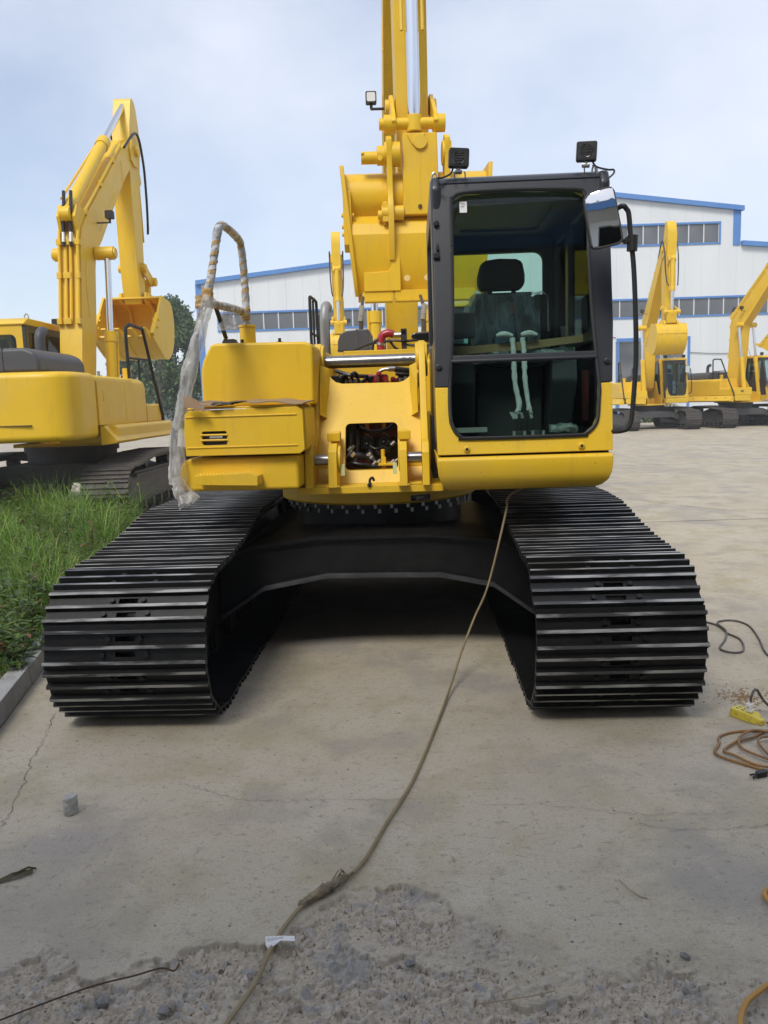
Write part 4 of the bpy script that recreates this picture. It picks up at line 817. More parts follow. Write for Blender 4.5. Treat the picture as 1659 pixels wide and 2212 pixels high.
# ------------------------------------------------------------ the other excavators (front is -Y locally, f is distance forward)
TRK = (DUSTY, DUSTY)
def rot2(p, a): c, s = math.cos(a), math.sin(a); return (p[0]*c - p[1]*s, p[0]*s + p[1]*c)
def machine(label, O, th, ba=59, LB=6.10, LA=2.95, dl=(.62, .42), kf=.60, lamp=(3.15, .95), bw=.19, f0=-.10, arm_deg=0, bk_deg=0, wd=.67, gauge=2.6, tracks=True, uy=0., hoses=True, bucket=True, cw=1.30, bcyl=.40, body=True, cut_bucket=None, linkage=True):
    root = empty('excavator', (O[0], O[1], 0), th); tag(root, label, 'excavator', 'crawler excavators standing in the yard')
    P = lambda f, z: (-f, z)                          # (f, z) -> (y, z)
    if tracks:
        undercarriage(root, gauge, wd, -1.95, 1.95, .42, .39, .12, 48, TRK, False, mat('dull_undercarriage', (.06, .061, .065), .6, col2=(.095, .09, .085), nscale=4))
        q = B(); gh = gauge/2
        q.prism([(-gh+.1, .62), (-.75, .80), (.75, .80), (gh-.1, .62), (gh-.1, .34), (.8, .52), (-.8, .52), (-gh+.1, .34)], 'y', -1.0, 1.0); q.build('carbody', MATS['dull_undercarriage'], root, .015)
        for o in list(root.children): o.matrix_local = Matrix.Rotation(-uy, 4, 'Z') @ o.matrix_basis
    q = B(); q.lathe([(.70, .78), (.70, .98), (.74, .98), (.74, 1.06), (.6, 1.06)], (0, 0), 40); q.build('swing_ring', MATS['dull_undercarriage'] if 'dull_undercarriage' in MATS else BLK, root)
    q = B(); q.prism([(-.75, -1.15), (.75, -1.15), (.75, .5), (-.75, .5)], 'z', 1.062, 1.12); q.build('deck_plate', YEL, root, .006)
    q = B(); q.prism([(-1.32, 1.22), (-1.28, 1.15), (-.45, 1.13), (-.45, 1.40), (-1.28, 1.40), (-1.32, 1.36)], 'y', -1.35, 1.6); q.build('side_frame', YEL, root, .02)
    # counterweight, rounded at the back
    k = 14; arc = [(cw*math.cos(R(a)) if abs(math.cos(R(a))) > .0 else 0, 0) for a in range(0, 181, 15)]
    ol = [(-cw, 1.80), (-cw, 2.36), (-cw+.05, 2.54), (-cw+.16, 2.68), (-.7, 2.78), (0, 2.82), (.7, 2.78), (cw-.16, 2.68), (cw-.05, 2.54), (cw, 2.36), (cw, 1.80)]
    q = B(); q.prism(ol, 'z', 1.22, 2.14)
    q.build('counterweight', YEL, root, .09, 4)
    q = B(); q.box(-.6, .75, 2.70, 2.826, 1.445, 1.452); q.build('counterweight_groove', DKPAINT, root, .003)
    # right-hand side (camera left when it faces us): doors, tank, tool box
    for (y0, y1, zt) in ((.60, 1.79, 2.12), (.14, .595, 2.12)):
        q = B(); q.prism([(-cw, 1.40), (-cw, zt-.10), (-cw+.03, zt-.03), (-cw+.12, zt), (-.6, zt), (-.6, 1.40)], 'y', y0, y1); dr = q.build('side_door', YEL, root, .008)
        if y0 > .2:
            q = B(); q.box(-cw-.006, -cw+.01, 1.46, 1.58, 1.74, 1.90); q.box(-cw-.009, -cw, 1.50, 1.55, 1.77, 1.87); q.build('door_latch', YEL, dr, .004)
    q = B(); q.prism([(-cw+.01, 1.40), (-cw+.01, 1.95), (-cw+.03, 2.05), (-cw+.12, 2.12), (-.45, 2.12), (-.40, 2.08), (-.40, 1.40)], 'y', -.52, .135); q.build('fuel_tank', YEL, root, .02)
    q = B(); q.prism([(-cw, 1.40), (-cw, 1.66), (-cw+.03, 1.70), (-.44, 1.72), (-.40, 1.69), (-.40, 1.40)], 'y', -1.36, -.525); tb_ = q.build('tool_box', YEL, root, .015)
    q = B(); q.box(-1.03, -.86, -1.366, -1.355, 1.52, 1.60); q.build('vent_recess', BPRINT, tb_)
    for z in (1.545, 1.575): q = B(); q.box(-1.04, -.85, -1.372, -1.364, z-.005, z+.005); q.build('vent_bar', YEL, tb_)
    q = B(); q.prism([(-cw-.22, 1.14), (-cw-.24, 1.17), (-cw-.06, 1.385), (-cw, 1.385), (-cw, 1.12)], 'y', -1.36, 1.80); q.build('side_step', YEL, root, .006)
    for y0 in (-1.1, -.5, .1, .9):
        q = B()
        for dy in (0, .06): q._add([(-cw-.175, y0+dy, 1.26), (-cw-.175, y0+dy+.018, 1.26), (-cw-.13, y0+dy+.018, 1.315), (-cw-.13, y0+dy, 1.315)], [(0, 1, 2, 3)])
        for v in q.bm.verts: v.co.x -= .004; v.co.z += .004
        q.build('step_slot', BPRINT, root, smooth=False)
    q = B(); q.prism([(-.70, 2.14), (-.69, 2.30), (-.64, 2.40), (-.50, 2.46), (.75, 2.46), (.9, 2.43), (.9, 2.14)], 'y', 1.0, 2.62); hd = q.build('engine_hood', HOODP, root, .05, 3)
    q = B(); q.box(-.22, -.205, .995, 2.63, 2.145, 2.465); q.box(-.10, .07, 2.61, 2.64, 2.17, 2.20); q.build('hood_seam', HOODP, hd, .004)
    for x in (-.08, .04): q = B(); q.cyl((x, 2.62, 2.155), (x, 2.64, 2.155), .018, 8); q.build('hood_latch', SILV, hd)
    q = B(); q.tube(smoothpath([(-.25, 1.5, 2.4), (-.25, 1.5, 2.62), (-.25, 1.48, 2.72), (-.25, 1.40, 2.78), (-.25, 1.33, 2.78)], 5), .07, 14); q.build('exhaust_pipe', HOODP, root)
    q = B(); hp = [(-cw+.1, .0, 2.12), (-cw+.1, .02, 2.85), (-cw+.08, -.02, 2.95), (-cw+.06, -.12, 2.99), (-cw+.02, -.50, 2.96), (-cw+.0, -.6, 2.90), (-cw-.01, -1.0, 2.15), (-cw-.02, -1.3, 1.62), (-cw-.02, -1.38, 1.5), (-cw-.02, -1.38, 1.36)]
    q.tube(smoothpath(hp, 4), .028, 8); q.tube([(-cw+.1, .0, 2.45), (-cw+.0, -.83, 2.45)], .02, 6); q.tube([(-cw+.05, -.4, 2.12), (-cw+.05, -.4, 2.45)], .02, 6); q.build('handrail', RUB, root)
    q = B(); q.cyl((-cw+.25, -.35, 2.11), (-cw+.25, -.35, 2.30), .07, 14); q.build('filler_neck', YEL, root, .005)
    q = B(); q.cyl((-.62, .25, 2.11), (-.62, .25, 2.17), .06, 14); q.cyl((-.62, .25, 2.17), (-.62, .25, 2.24), .025, 8); q.build('tank_cap', SILV, root)
    # engine side on the cab side
    q = B(); q.prism([(cw, 1.20), (cw, 2.05), (cw-.1, 2.12), (.45, 2.12), (.45, 1.2)], 'y', .55, 1.80); q.build('engine_side_panel', YEL, root, .02)
    # cab
    cx0, cx1 = .40, 1.36
    q = B(); q.prism([(-1.42, 1.14), (-1.42, 1.32), (-1.38, 1.36), (.52, 1.36), (.52, 1.14)], 'x', cx0, cx1); q.build('cab_base', YEL, root, .03, 3)
    cs = [(-1.36, 1.37), (-1.30, 1.9), (-1.06, 2.98), (-.95, 3.05), (.38, 3.05), (.46, 2.98), (.48, 1.37)]
    wn = [rrect(-.98, -.28, 2.02, 2.88, .08), rrect(-.14, .36, 2.02, 2.88, .08)]
    for (xa, xb) in ((cx0, cx0+.05), (cx1-.05, cx1)):
        q = B(); q.holed(cs, wn, 'x', xa, xb); q.build('cab_side', YEL if xa > 1 else DKPAINT, root, .008)
        q = B(); q.box((xa+xb)/2-.003, (xa+xb)/2+.003, -1.0, .38, 2.0, 2.9); q.build('side_window', GLASS, root, smooth=False)
    sl = lambda co: (co.x, co.y - 1.375 + (co.z-1.37)*.196, co.z)
    for nm, pts, m in (('cab_front_frame', None, DKPAINT),):
        q = B(); q.holed([(cx0+.05, 1.37), (cx1-.05, 1.37), (cx1-.05, 3.0), (cx0+.05, 3.0)], [rrect(cx0+.12, cx1-.11, 1.50, 2.90, .09)], 'y', 0, .05, sl); q.build(nm, m, root)
    q = B(); q.prism([(cx0-.004, 1.372), (cx1+.004, 1.372), (cx1+.004, 1.80), (cx1-.06, 1.80), (cx1-.10, 1.55), (cx1-.18, 1.45), (cx0+.2, 1.45), (cx0+.12, 1.55), (cx0+.07, 1.82), (cx0-.004, 1.70)], 'y', -.012, .012)
    for v in q.bm.verts: v.co = sl(v.co)
    q.build('cab_front_panel', YEL, root)
    q = B(); q.box(cx0+.10, cx1-.09, .02, .024, 1.48, 2.92)
    for v in q.bm.verts: v.co = sl(v.co)
    q.build('windshield', GLASS, root, smooth=False)
    q = B(); q.box(cx0+.10, cx1-.09, -.005, .03, 1.90, 1.935)
    for v in q.bm.verts: v.co = sl(v.co)
    q.build('window_crossbar', DKPAINT, root)
    q = B(); q.holed([(cx0+.05, 1.37), (cx1-.05, 1.37), (cx1-.05, 3.0), (cx0+.05, 3.0)], [rrect(cx0+.16, cx1-.16, 2.12, 2.84, .09)], 'y', .40, .47); q.build('cab_rear_wall', YEL, root, .008)
    q = B(); q.box(cx0+.15, cx1-.15, .43, .436, 2.1, 2.86); q.build('rear_window', GLASS, root, smooth=False)
    q = B(); q.prism([(-1.10, 2.985), (-1.08, 3.04), (-.9, 3.10), (.35, 3.10), (.49, 3.03), (.5, 2.985)], 'x', cx0-.01, cx1+.01); q.build('cab_roof', YEL, root, .04, 3)
    for x in (cx0+.08, cx1-.1):
        q = B(); q.tube(smoothpath([(x-.03, .2, 3.09), (x-.03, .2, 3.15), (x, .2, 3.18), (x+.03, .2, 3.15), (x+.03, .2, 3.09)], 4), .012, 6); q.build('lifting_eye', ZINC, root)
        q = B(); q.prism(rrect(x-.07, x+.07, 3.10, 3.22, .02), 'y', -1.0, -.93); q.build('work_lamp', RUB, root, .008)
    q = B(); q.tube([(1.1, .3, 3.1), (1.09, .36, 3.30), (1.04, .45, 3.62)], [.012, .008, .004], 6); q.build('antenna', RUB, root)
    q = B(); q.prism(rrect(.72, 1.08, 1.95, 2.42, .06), 'y', -.15, 0); q.prism(rrect(.78, 1.02, 2.46, 2.66, .05), 'y', -.13, -.03); q.prism(rrect(.68, 1.12, 1.80, 1.95, .04), 'y', -.65, .0); q.box(.7, 1.1, -.6, 0, 1.36, 1.8); q.build('operator_seat', SEATC, root, .02)
    for x in (.86, .93):
        q = B(); q.tube(smoothpath([(x-.02, -.95, 1.55), (x, -.92, 1.75), (x, -.86, 2.0), (x+.03, -.84, 2.08)], 4), .024, 6, jit=.1); q.build('travel_lever', LCOVER, root)
    q = B(); q.tube(smoothpath([(cx1, -1.12, 2.60), (cx1+.09, -1.22, 2.60), (cx1+.12, -1.26, 2.50), (cx1+.14, -1.34, 2.0), (cx1+.12, -1.38, 1.62), (cx1+.0, -1.36, 1.52)], 5), .02, 8); gr = q.build('door_grab_rail', RUB, root)
    q = B(); q.prism(rrect(cx1-.14, cx1+.06, 2.42, 2.74, .04), 'y', -1.33, -1.27); mr_ = q.build('mirror', RUB, root, .01)
    q = B(); q.prism(rrect(cx1-.128, cx1+.048, 2.432, 2.728, .04), 'y', -1.336, -1.331); q.build('mirror_glass', MIRR, mr_)
    # boom, its cylinders and pipes
    z0, a = 1.95, R(ba)
    W = lambda u, v: (-(f0 + u*math.cos(a) - v*math.sin(a)), z0 + u*math.sin(a) + v*math.cos(a))
    kx_ = (LB - 2.9) / (6.1 - 2.9)                       # only the upper half stretches with the boom length
    sx_ = lambda pl: [(u if u < 2.9 else 2.9 + (u-2.9)*kx_, v) for u, v in pl]
    ue = sx_([(-.22, .12), (0, .27), (.9, .68), (1.7, 1.06), (2.1, 1.27), (2.4, 1.345), (2.83, 1.26), (3.5, 1.07), (4.7, .74), (5.7, .46), (6.1, .28), (6.24, 0)])
    le = sx_([(6.12, -.20), (5.7, -.04), (5.0, .16), (3.6, .44), (2.95, .555), (2.5, .68), (2.2, .58), (1.3, .14), (.4, -.24), (0, -.30), (-.2, -.16)])
    q = B(); q.prism([W(*p) for p in ue + le], 'x', -bw, bw); boom = q.build('boom', YEL, root, .010)
    for s_ in (-1, 1):                                # raised reinforcement arcs on the cheeks
        for pl in ([(1.2, .45), (1.6, .78), (2.0, .98), (2.35, 1.0)], [(3.0, .72), (3.6, .62), (4.3, .45)], [(4.9, .2), (5.1, .35), (5.2, .48)]):
            q = B(); q.tube(smoothpath([(s_*bw, *W(*p)) for p in pl], 5), .010, 5); q.build('weld_bead', YEL, boom)
    q = B(); q.box(-.34, .34, -f0-.2, -f0+.25, 1.1, 1.35); q.build('boom_foot', YEL, root, .02)
    for s_ in (-1, 1):
        q = B(); q.prism([P(-.45, 1.12), P(-.2, 1.85), P(.0, 2.10), P(.2, 2.12), P(.34, 1.95), P(.6, 1.55), P(.95, 1.5), P(1.12, 1.36), P(1.12, 1.12)], 'x', s_*.30-.025, s_*.30+.025); q.build('bracket_side_plate', YEL, root, .006)
        c0 = P(.95, 1.38); c1 = W(2.45, .72); x = s_*bcyl
        A = Vector((x, *c0)); D = Vector((x, *c1)); mid = A.lerp(D, .50 + .04)
        q = B(); q.cyl(A, mid, .092, 18); q.cyl(mid - (D-A)*.06, mid, .108, 18); q.cyl((x-.07, *c0), (x+.07, *c0), .12, 14); bc = q.build('boom_cylinder', YEL, root, .006)
        q = B(); q.cyl(mid, D, .055, 16); q.build('cylinder_rod', CHROME, bc)
        q = B(); q.cyl((x-s_*.2, *c1), (x+s_*.13, *c1), .115, 18); q.cyl((x+s_*.10, *c1), (x+s_*.16, *c1), .09, 14); q.build('boom_pin', YEL, root, .008)
        q = B(); q.tube([Vector((x+.1*s_, *c0)) + Vector((0, -.06, .25)), mid + Vector((.1*s_, -.06, 0))], .022, 6); q.build('cylinder_pipe', YEL, bc)
        if not bucket and s_ > 0: continue
        wl = W(*lamp); q = B(); q.prism(rrect(s_*.42-.07, s_*.42+.07, wl[1]-.07, wl[1]+.07, .02), 'y', wl[0]-.05, wl[0]+.05); q.cyl((s_*.42, wl[0], wl[1]-.13), (s_*.42, wl[0], wl[1]-.06), .02, 6); q.box(min(s_*bw, s_*.43), max(s_*bw, s_*.43), wl[0]-.03, wl[0]+.03, wl[1]-.14, wl[1]-.125); bl = q.build('boom_lamp', RUB, root)
        q = B(); q.prism(rrect(s_*.42-.055, s_*.42+.055, wl[1]-.055, wl[1]+.055, .02), 'y', wl[0]-.056, wl[0]-.05); q.build('lens', PAPER if not bucket else LENS, bl)
    off = lambda u, v, d: W(u, v + d)
    for x, uu in ((-bw+.04, LB-.5), (-.03, 2.3), (.05, 2.3), (bw-.03, LB-.7)):
        pth = [(x, *off(u, v, .055)) for u, v in ue[2:10] if u <= uu]; 
        if uu > 3: pth.append((x, *off(uu, float(np.interp(uu, [p[0] for p in ue], [p[1] for p in ue])), .055)))
        q = B(); q.tube(smoothpath(pth, 3), .026, 7); q.build('boom_pipe', YEL, boom)
    for u, v in ((.9, .68), (1.6, 1.01), (2.1, 1.27), (2.83, 1.26), (3.9, .96), (4.9, .68)):
        p = off(u, v, .045)
        for x in ((-bw+.04, .0, bw-.03) if u < 2.4 else (-bw+.04, bw-.03)):
            q = B(); q.box(x-.04, x+.04 + (.05 if x == .0 else 0), p[0]-.05, p[0]+.05, p[1]-.05, p[1]+.05); q.build('pipe_clamp', YEL, boom, .006)
    # arm
    tip = W(LB, 0); ad = R(arm_deg)
    def A2(e, d):                                     # e outwards (forward), d down along the arm
        ee, dd = rot2((e, d), ad); return (tip[0] - ee, tip[1] - dd)
    horn = (.22, -1.02)
    ap = [(.08, -1.04), (.16, -1.09), (.30, -1.07), (.40, -.93), (.52, -.55), (.46, 0), (.34, .5), (.20, LA-.45), (.15, LA-.06), (.08, LA+.12), (-.12, LA+.12), (-.20, LA-.05), (-.26, LA-.5), (-.31, .9), (-.29, .35), (-.22, .05), (-.10, -.5)]
    q = B(); q.prism([A2(*p) for p in ap], 'x', -.18, .18); arm = q.build('arm', YEL, root, .010)
    for s_ in (-1, 1):
        q = B(); q.prism([A2(*p) for p in ((-.30, .25), (-.34, .05), (-.18, -.18), (.05, -.22), (.24, -.08), (.26, .12), (.1, .30), (-.1, .32))], 'x', s_*.20-.03, s_*.20+.03); q.build('arm_boss', YEL, arm, .006)
    q = B(); q.cyl((-.30, *tip), (.30, *tip), .11, 20); q.build('arm_pin', YEL, root, .008)
    # arm cylinder along the top of the boom
    c0 = W(2.45, 1.60); c1 = A2(*horn); Aa, D = Vector((0, *c0)), Vector((0, *c1)); mid = Aa.lerp(D, .60)
    q = B(); q.cyl(Aa, mid, .105, 20); q.cyl(mid - (D-Aa)*.045, mid + (D-Aa)*.005, .128, 20); q.cyl((-.09, *c0), (.09, *c0), .12, 14); q.prism([W(2.2, 1.3), W(2.4, 1.6), W(2.65, 1.62), W(2.95, 1.2)], 'x', -.16, -.10); q.prism([W(2.2, 1.3), W(2.4, 1.6), W(2.65, 1.62), W(2.95, 1.2)], 'x', .10, .16); ac = q.build('arm_cylinder', YEL, root, .008)
    q = B(); q.cyl(mid, D, .062, 16); q.build('cylinder_rod', CHROME, ac)
    q = B(); q.tube([Vector((.13, *W(2.8, 1.62))), Vector((.13, *c0)).lerp(Vector((.13, *c1)), .56)], .022, 6); q.build('cylinder_pipe', YEL, ac)
    if hoses:
        for x, dx in ((-.06, 0), (.06, .02)):
            pth = [(x, *off(2.0, 1.24, .08)), (x, *off(2.35, 1.36, .16)), (x-.03, *off(2.55, 1.36, .30)), (x, *off(2.85, 1.36, .36))]
            q = B(); q.tube(smoothpath(pth, 6), .030, 8); q.build('hydraulic_hose', HOSE, root)
            q = B(); q.cyl((x, *off(2.05, 1.30, .06)), (x, *off(2.2, 1.34, .09)), .034, 10); q.build('hose_coupling', ZINC, root)
        for s_ in (-1, 1):
            pth = [(s_*.21, *off(LB-.5, .42, .06)), (s_*.27, *A2(.0, -.35)), (s_*.27, *A2(.36, .1)), (s_*.26, *A2(.46, .8)), (s_*.22, *A2(.56, 1.35)), (s_*.18, *A2(.66, 1.5))]
            q = B(); q.tube(smoothpath(pth, 6), .026, 8); q.build('hydraulic_hose', HOSE, root)
    # bucket cylinder on the outer face of the arm
    lz = LA - dl[1]; pz = LA - dl[0]; c0 = A2(.58, .42); c1 = A2(.54, lz); Aa, D = Vector((0, *c0)), Vector((0, *c1)); mid = Aa.lerp(D, kf)
    q = B(); q.cyl(Aa, mid, .088, 18); q.cyl(mid - (D-Aa)*.06, mid, .105, 18); q.cyl((-.10, *c0), (.10, *c0), .10, 14); q.prism([A2(.25, .2), A2(.5, .32), A2(.56, .48), A2(.25, .75)], 'x', -.15, -.10); q.prism([A2(.25, .2), A2(.5, .32), A2(.56, .48), A2(.25, .75)], 'x', .10, .15); kc = q.build('bucket_cylinder', YEL, root, .006)
    q = B(); q.cyl(mid, D, .056 if bucket else .068, 20); q.build('cylinder_rod', CHROME, kc)
    q = B(); q.cyl((0, *A2(.54, lz-.08)), (0, *A2(.54, lz+.09)), .085, 14); q.build('rod_eye', YEL, kc, .01)
    for s_ in (-1, 1):
        q = B(); q.tube([Vector((s_*.11, *A2(.50, .6))), Vector((s_*.11, *A2(.55, 1.7)))], .02, 6); q.build('cylinder_pipe', YEL, kc)
        q = B(); q.prism([A2(*p) for p in ((-.10, pz), (-.02, pz-.12), (.10, pz-.10), (.60, lz-.10), (.65, lz), (.56, lz+.1), (.45, lz+.08), (.0, pz+.12))], 'x', s_*.225-.022, s_*.225+.022); q.cyl((s_*.18, *A2(.0, pz)), (s_*.29, *A2(.0, pz)), .085, 16); q.cyl((s_*.20, *A2(.54, lz)), (s_*.33, *A2(.54, lz)), .092, 18); q.build('dogleg_link', YEL, root, .006)
    q = B(); q.cyl((-.38 if not bucket else -.30, *A2(.54, lz)), (.30, *A2(.54, lz)), .06, 16); q.build('link_pin', YEL, root, .004)
    bp0 = A2(0, LA)
    def K(e, d):
        ee, dd = rot2((e, d), ad + R(bk_deg)); return (bp0[0] - ee, bp0[1] - dd)
    if bucket:
        q = B(); q.prism([A2(.46, lz), A2(.62, lz), K(.52, .02), K(.34, .02)], 'x', -.19, .19); q.build('bucket_link', YEL, root, .01)
        hw = .60
        shell = [(-.20, -.02), (.15, .02), (.45, .06), (.60, .26), (.64, .52), (.55, .86), (.34, 1.12), (.02, 1.26), (-.35, 1.20), (-1.02, .86)]
        def offs(pl, t_):
            o = []
            for i, p in enumerate(pl):
                a_, c_ = Vector(pl[max(0, i-1)]), Vector(pl[min(len(pl)-1, i+1)]); d_ = (c_ - a_).normalized(); o.append((p[0] - d_.y*t_, p[1] + d_.x*t_))
            return o
        sm_ = [(p.x, p.y) for p in smoothpath([(x, y, 0) for x, y in shell], 3)]
        q = B(); q.prism([K(*p) for p in sm_ + offs(sm_, .035)[::-1]], 'x', -hw, hw); bk = q.build('bucket', YEL, root)
        for s_ in (-1, 1):
            q = B(); q.prism([K(*p) for p in offs(sm_, -.012)] , 'x', s_*hw-.022, s_*hw+.022); q.build('side_plate', YEL, bk, .006)
            q = B(); q.prism([K(*p) for p in ((-.62, .40), (-.52, .34), (-.80, .80), (-1.0, .86), (-1.06, .80), (-.86, .62))], 'x', s_*hw-.04, s_*hw+.04)
            for p in ((-.66, .50), (-.78, .66)): q.cyl((s_*hw-.07, *K(*p)), (s_*hw+.07, *K(*p)), .035, 8)
            q.build('side_cutter', YEL, bk, .006)
            q = B(); q.prism([K(*p) for p in ((-.12, -.12), (.10, -.13), (.38, -.10), (.52, .0), (.56, .2), (.60, .55), (.5, .5), (.40, .2), (.1, .10), (-.15, .06))], 'x', s_*.26-.025, s_*.26+.025); q.cyl((s_*.22, *K(0, 0)), (s_*.32, *K(0, 0)), .11, 18); q.cyl((s_*.22, *K(.42, 0)), (s_*.31, *K(.42, 0)), .09, 16); q.build('bucket_ear', YEL, bk, .006)
        for i in range(5):
            x = -hw + .08 + (2*hw-.16)*i/4
            q = B(); q.prism([K(*p) for p in ((-.92, .80), (-.98, .93), (-1.12, .90), (-1.36, .74), (-1.34, .71), (-1.10, .76))], 'x', x-.05, x+.05); q.build('tooth', YEL, bk, .008)
        for x in (-.3, .0, .3):
            q = B(); q.prism([K(*p) for p in sm_[9:]] + [K(p[0]+.0, p[1]) for p in offs(sm_, -.014)[9:][::-1]], 'x', x-.06, x+.06); q.build('wear_strip', YEL, bk)
        q = B(); q.prism([K(.60, .40), K(.665, .42), K(.665, .455), K(.60, .45)], 'x', -hw, hw); q.build('back_seam', YEL, bk)
    return root, A2, K

# excavator seen from behind, left of the grass
machine('yellow excavator seen from behind at the left, its bucket hanging open over the trees', (-5.13, 13.30), math.pi - R(.5), ba=53.7, cw=1.13, f0=.40)
for O, th, lab in (((-1.70, 36.4), R(2), 'distant yellow excavator glimpsed between the exhaust pipe and the big bucket, arm facing us'),
                   ((12.1, 36.5), -R(2), 'distant yellow excavator just right of the cab mirror rail, bucket hanging over its cab'),
                   ((16.05, 36.4), R(20), 'distant yellow excavator at the right edge of the picture, boom leaning out of view')):
    machine(lab, O, th, ba=63 if th < .2 else 60, wd=.66, cw=1.40, bw=.22, uy=R(18) if th > .2 else 0.)
RB, A2, K = machine('big yellow excavator behind the boomless one, its bucket slung low over the engine', (.38, 13.45), R(1.1), ba=53, LB=6.55, LA=3.5, dl=(1.22, .87), kf=.30, lamp=(4.4, .02), bw=.25, hoses=False, bucket=False, bcyl=.44)
# bespoke large bucket of that excavator, built in its own frame
yq = lambda Y: Y - 13.45
q = B(); q.prism([(-.135, 4.44 - .0), (.235, 4.44), (.245, 3.60), (-.15, 3.60)], 'y', yq(9.0), yq(9.18)); lk = q.build('bucket_link', YEL, RB, .012)
q = B(); q.cyl((.035, yq(8.985), 3.68), (.035, yq(9.0), 3.68), .022, 10); q.build('grease_nipple', RUST, lk)
q = B(); q.box(.043, .047, yq(8.996), yq(9.0), 3.7, 4.26); q.build('weld_bead', YEL, lk)
q = B(); q.tube([(-.08 + .175*i/8, yq(8.995), 4.42 - .12*math.sin(math.pi*i/8)) for i in range(9)], .012, 6); q.cyl((.05, yq(8.97), 4.34), (.05, yq(9.01), 4.34), .075, 16); q.build('rod_eye_cup', YEL, lk, .006)
x0b, x1b = -.80, .80
prof = [(9.50, 4.16), (9.26, 4.10), (9.12, 4.02), (9.06, 3.88), (9.08, 3.74), (9.16, 3.63), (9.03, 3.52), (8.98, 3.40), (8.99, 3.15), (9.06, 2.92), (9.12, 2.80)]
prof_ = [(9.54, 4.13), (9.28, 4.06), (9.16, 3.99), (9.10, 3.88), (9.12, 3.76), (9.22, 3.62), (9.08, 3.52), (9.02, 3.40), (9.03, 3.15), (9.10, 2.92), (9.16, 2.80)]
sp_ = [(p.x, p.y) for p in smoothpath([(a, b_, 0) for a, b_ in prof[:6]], 4)] + prof[6:]
q = B(); q.prism([(yq(a), b_) for a, b_ in sp_ + prof_[::-1]], 'x', x0b, x1b)
for v in q.bm.verts: v.co.x = .08 + (v.co.x - .08) * (1 - .13*(4.1 - v.co.z)/1.3)
BK = q.build('bucket', YEL, RB, ang=24)
for xa, nm in ((x0b-.02, 0), (x1b-.02, 1)):
    q = B(); q.prism([(yq(a), b_) for a, b_ in ((8.98, 4.12), (8.94, 3.9), (8.96, 3.6), (8.92, 3.3), (9.0, 2.9), (9.1, 2.76), (10.05, 2.95), (10.2, 3.2), (9.8, 3.8), (9.55, 4.16))], 'x', xa, xa+.045)
    for v in q.bm.verts: v.co.x = .08 + (v.co.x - .08) * (1 - .13*(4.1 - v.co.z)/1.3)
    q.build('side_plate', YEL, BK, .008)
q = B(); q.prism([(yq(9.0), 3.86), (yq(9.0), 3.30), (yq(9.25), 3.26), (yq(9.3), 3.7), (yq(9.15), 3.88)], 'x', -.80, -.71)
for z in (3.62, 3.5, 3.42): q.cyl((-.82, yq(9.05), z), (-.68, yq(9.05), z), .025, 8)
q.build('side_cutter', YEL, BK, .008)
for i, (x, z) in enumerate(((-.715, 3.20), (-.695, 3.06), (-.68, 2.97), (-.665, 2.875), (-.65, 2.80))):
    q = B(); q.prism([(x-.02, z-.045), (x+.03, z-.045), (x+.03, z+.05), (x-.02, z+.05)], 'y', yq(9.1 + .09*i), yq(9.22 + .09*i)); q.build('tooth', YEL, BK, .005)
q = B(); q.box(-.615, -.285, yq(9.0), yq(9.12), 2.72, 2.80); q.box(-.265, .62, yq(9.0), yq(9.12), 2.72, 2.81); q.box(-.60, -.29, yq(8.99), yq(9.14), 2.69, 2.72); q.box(-.26, .62, yq(8.99), yq(9.14), 2.69, 2.72); q.build('wear_plate', YEL, BK, .004)
q = B(); q.prism([(-.60, 2.80), (-.60, 3.0), (-.33, 3.01), (-.30, 3.05), (-.285, 3.28), (-.24, 3.30), (-.20, 3.30), (-.20, 2.80)], 'y', yq(8.983), yq(9.1)); q.build('heel_plate', YEL, BK, .008)
for x in (-.13, .09):
    q = B(); q.tube([(x, yq(8.97), 2.93), (x, yq(9.0), 2.93)], .034, 16); q.build('drain_hole_disc', mat('pale_yellow_primer', (.75, .58, .22), .5), BK)
for s_, xa in ((-1, -.285), (1, .335)):
    q = B(); q.prism([(yq(a), b_) for a, b_ in ((8.90, 4.26), (8.90, 4.36), (9.02, 4.42), (9.14, 4.38), (9.2, 4.2), (9.15, 3.7), (9.12, 3.12), (8.96, 3.12), (8.90, 3.3), (8.86, 3.6), (8.90, 3.72), (8.96, 3.9))], 'x', xa-.03, xa+.03); q.build('bucket_ear', YEL, BK, .01)
    x = xa; q = B(); q.cyl((x-.05, yq(9.03), 4.23), (x+.12, yq(9.03), 4.23) if s_ < 0 else (x+.05, yq(9.03), 4.23), .125, 22); q.cyl((x-.13 if s_ < 0 else x, yq(9.03), 4.22), (x+.03, yq(9.03), 4.22), .10, 20); 
    if s_ < 0: q.cyl((x-.30, yq(9.03), 4.20), (x-.1, yq(9.03), 4.20), .065, 20); q.cyl((x-.30, yq(8.97), 4.23), (x-.27, yq(8.97), 4.23), .02, 8); q.cyl((x-.10, yq(8.9), 4.16), (x-.10, yq(8.94), 4.16), .03, 6)
    q.build('ear_pin', YEL, RB, .006)
    q = B(); q.cyl((x-.10, yq(9.0), 3.62), (x+.14, yq(9.0), 3.62), .075, 18); q.cyl((x-.14, yq(9.0), 3.6), (x-.08, yq(9.0), 3.6), .05, 14); q.box(x-.09, x-.02, yq(8.94), yq(9.06), 3.52, 3.72); q.cyl((x-.06, yq(9.0), 3.50), (x-.06, yq(9.0), 3.74), .022, 8); q.build('bucket_pin', YEL, RB, .006)
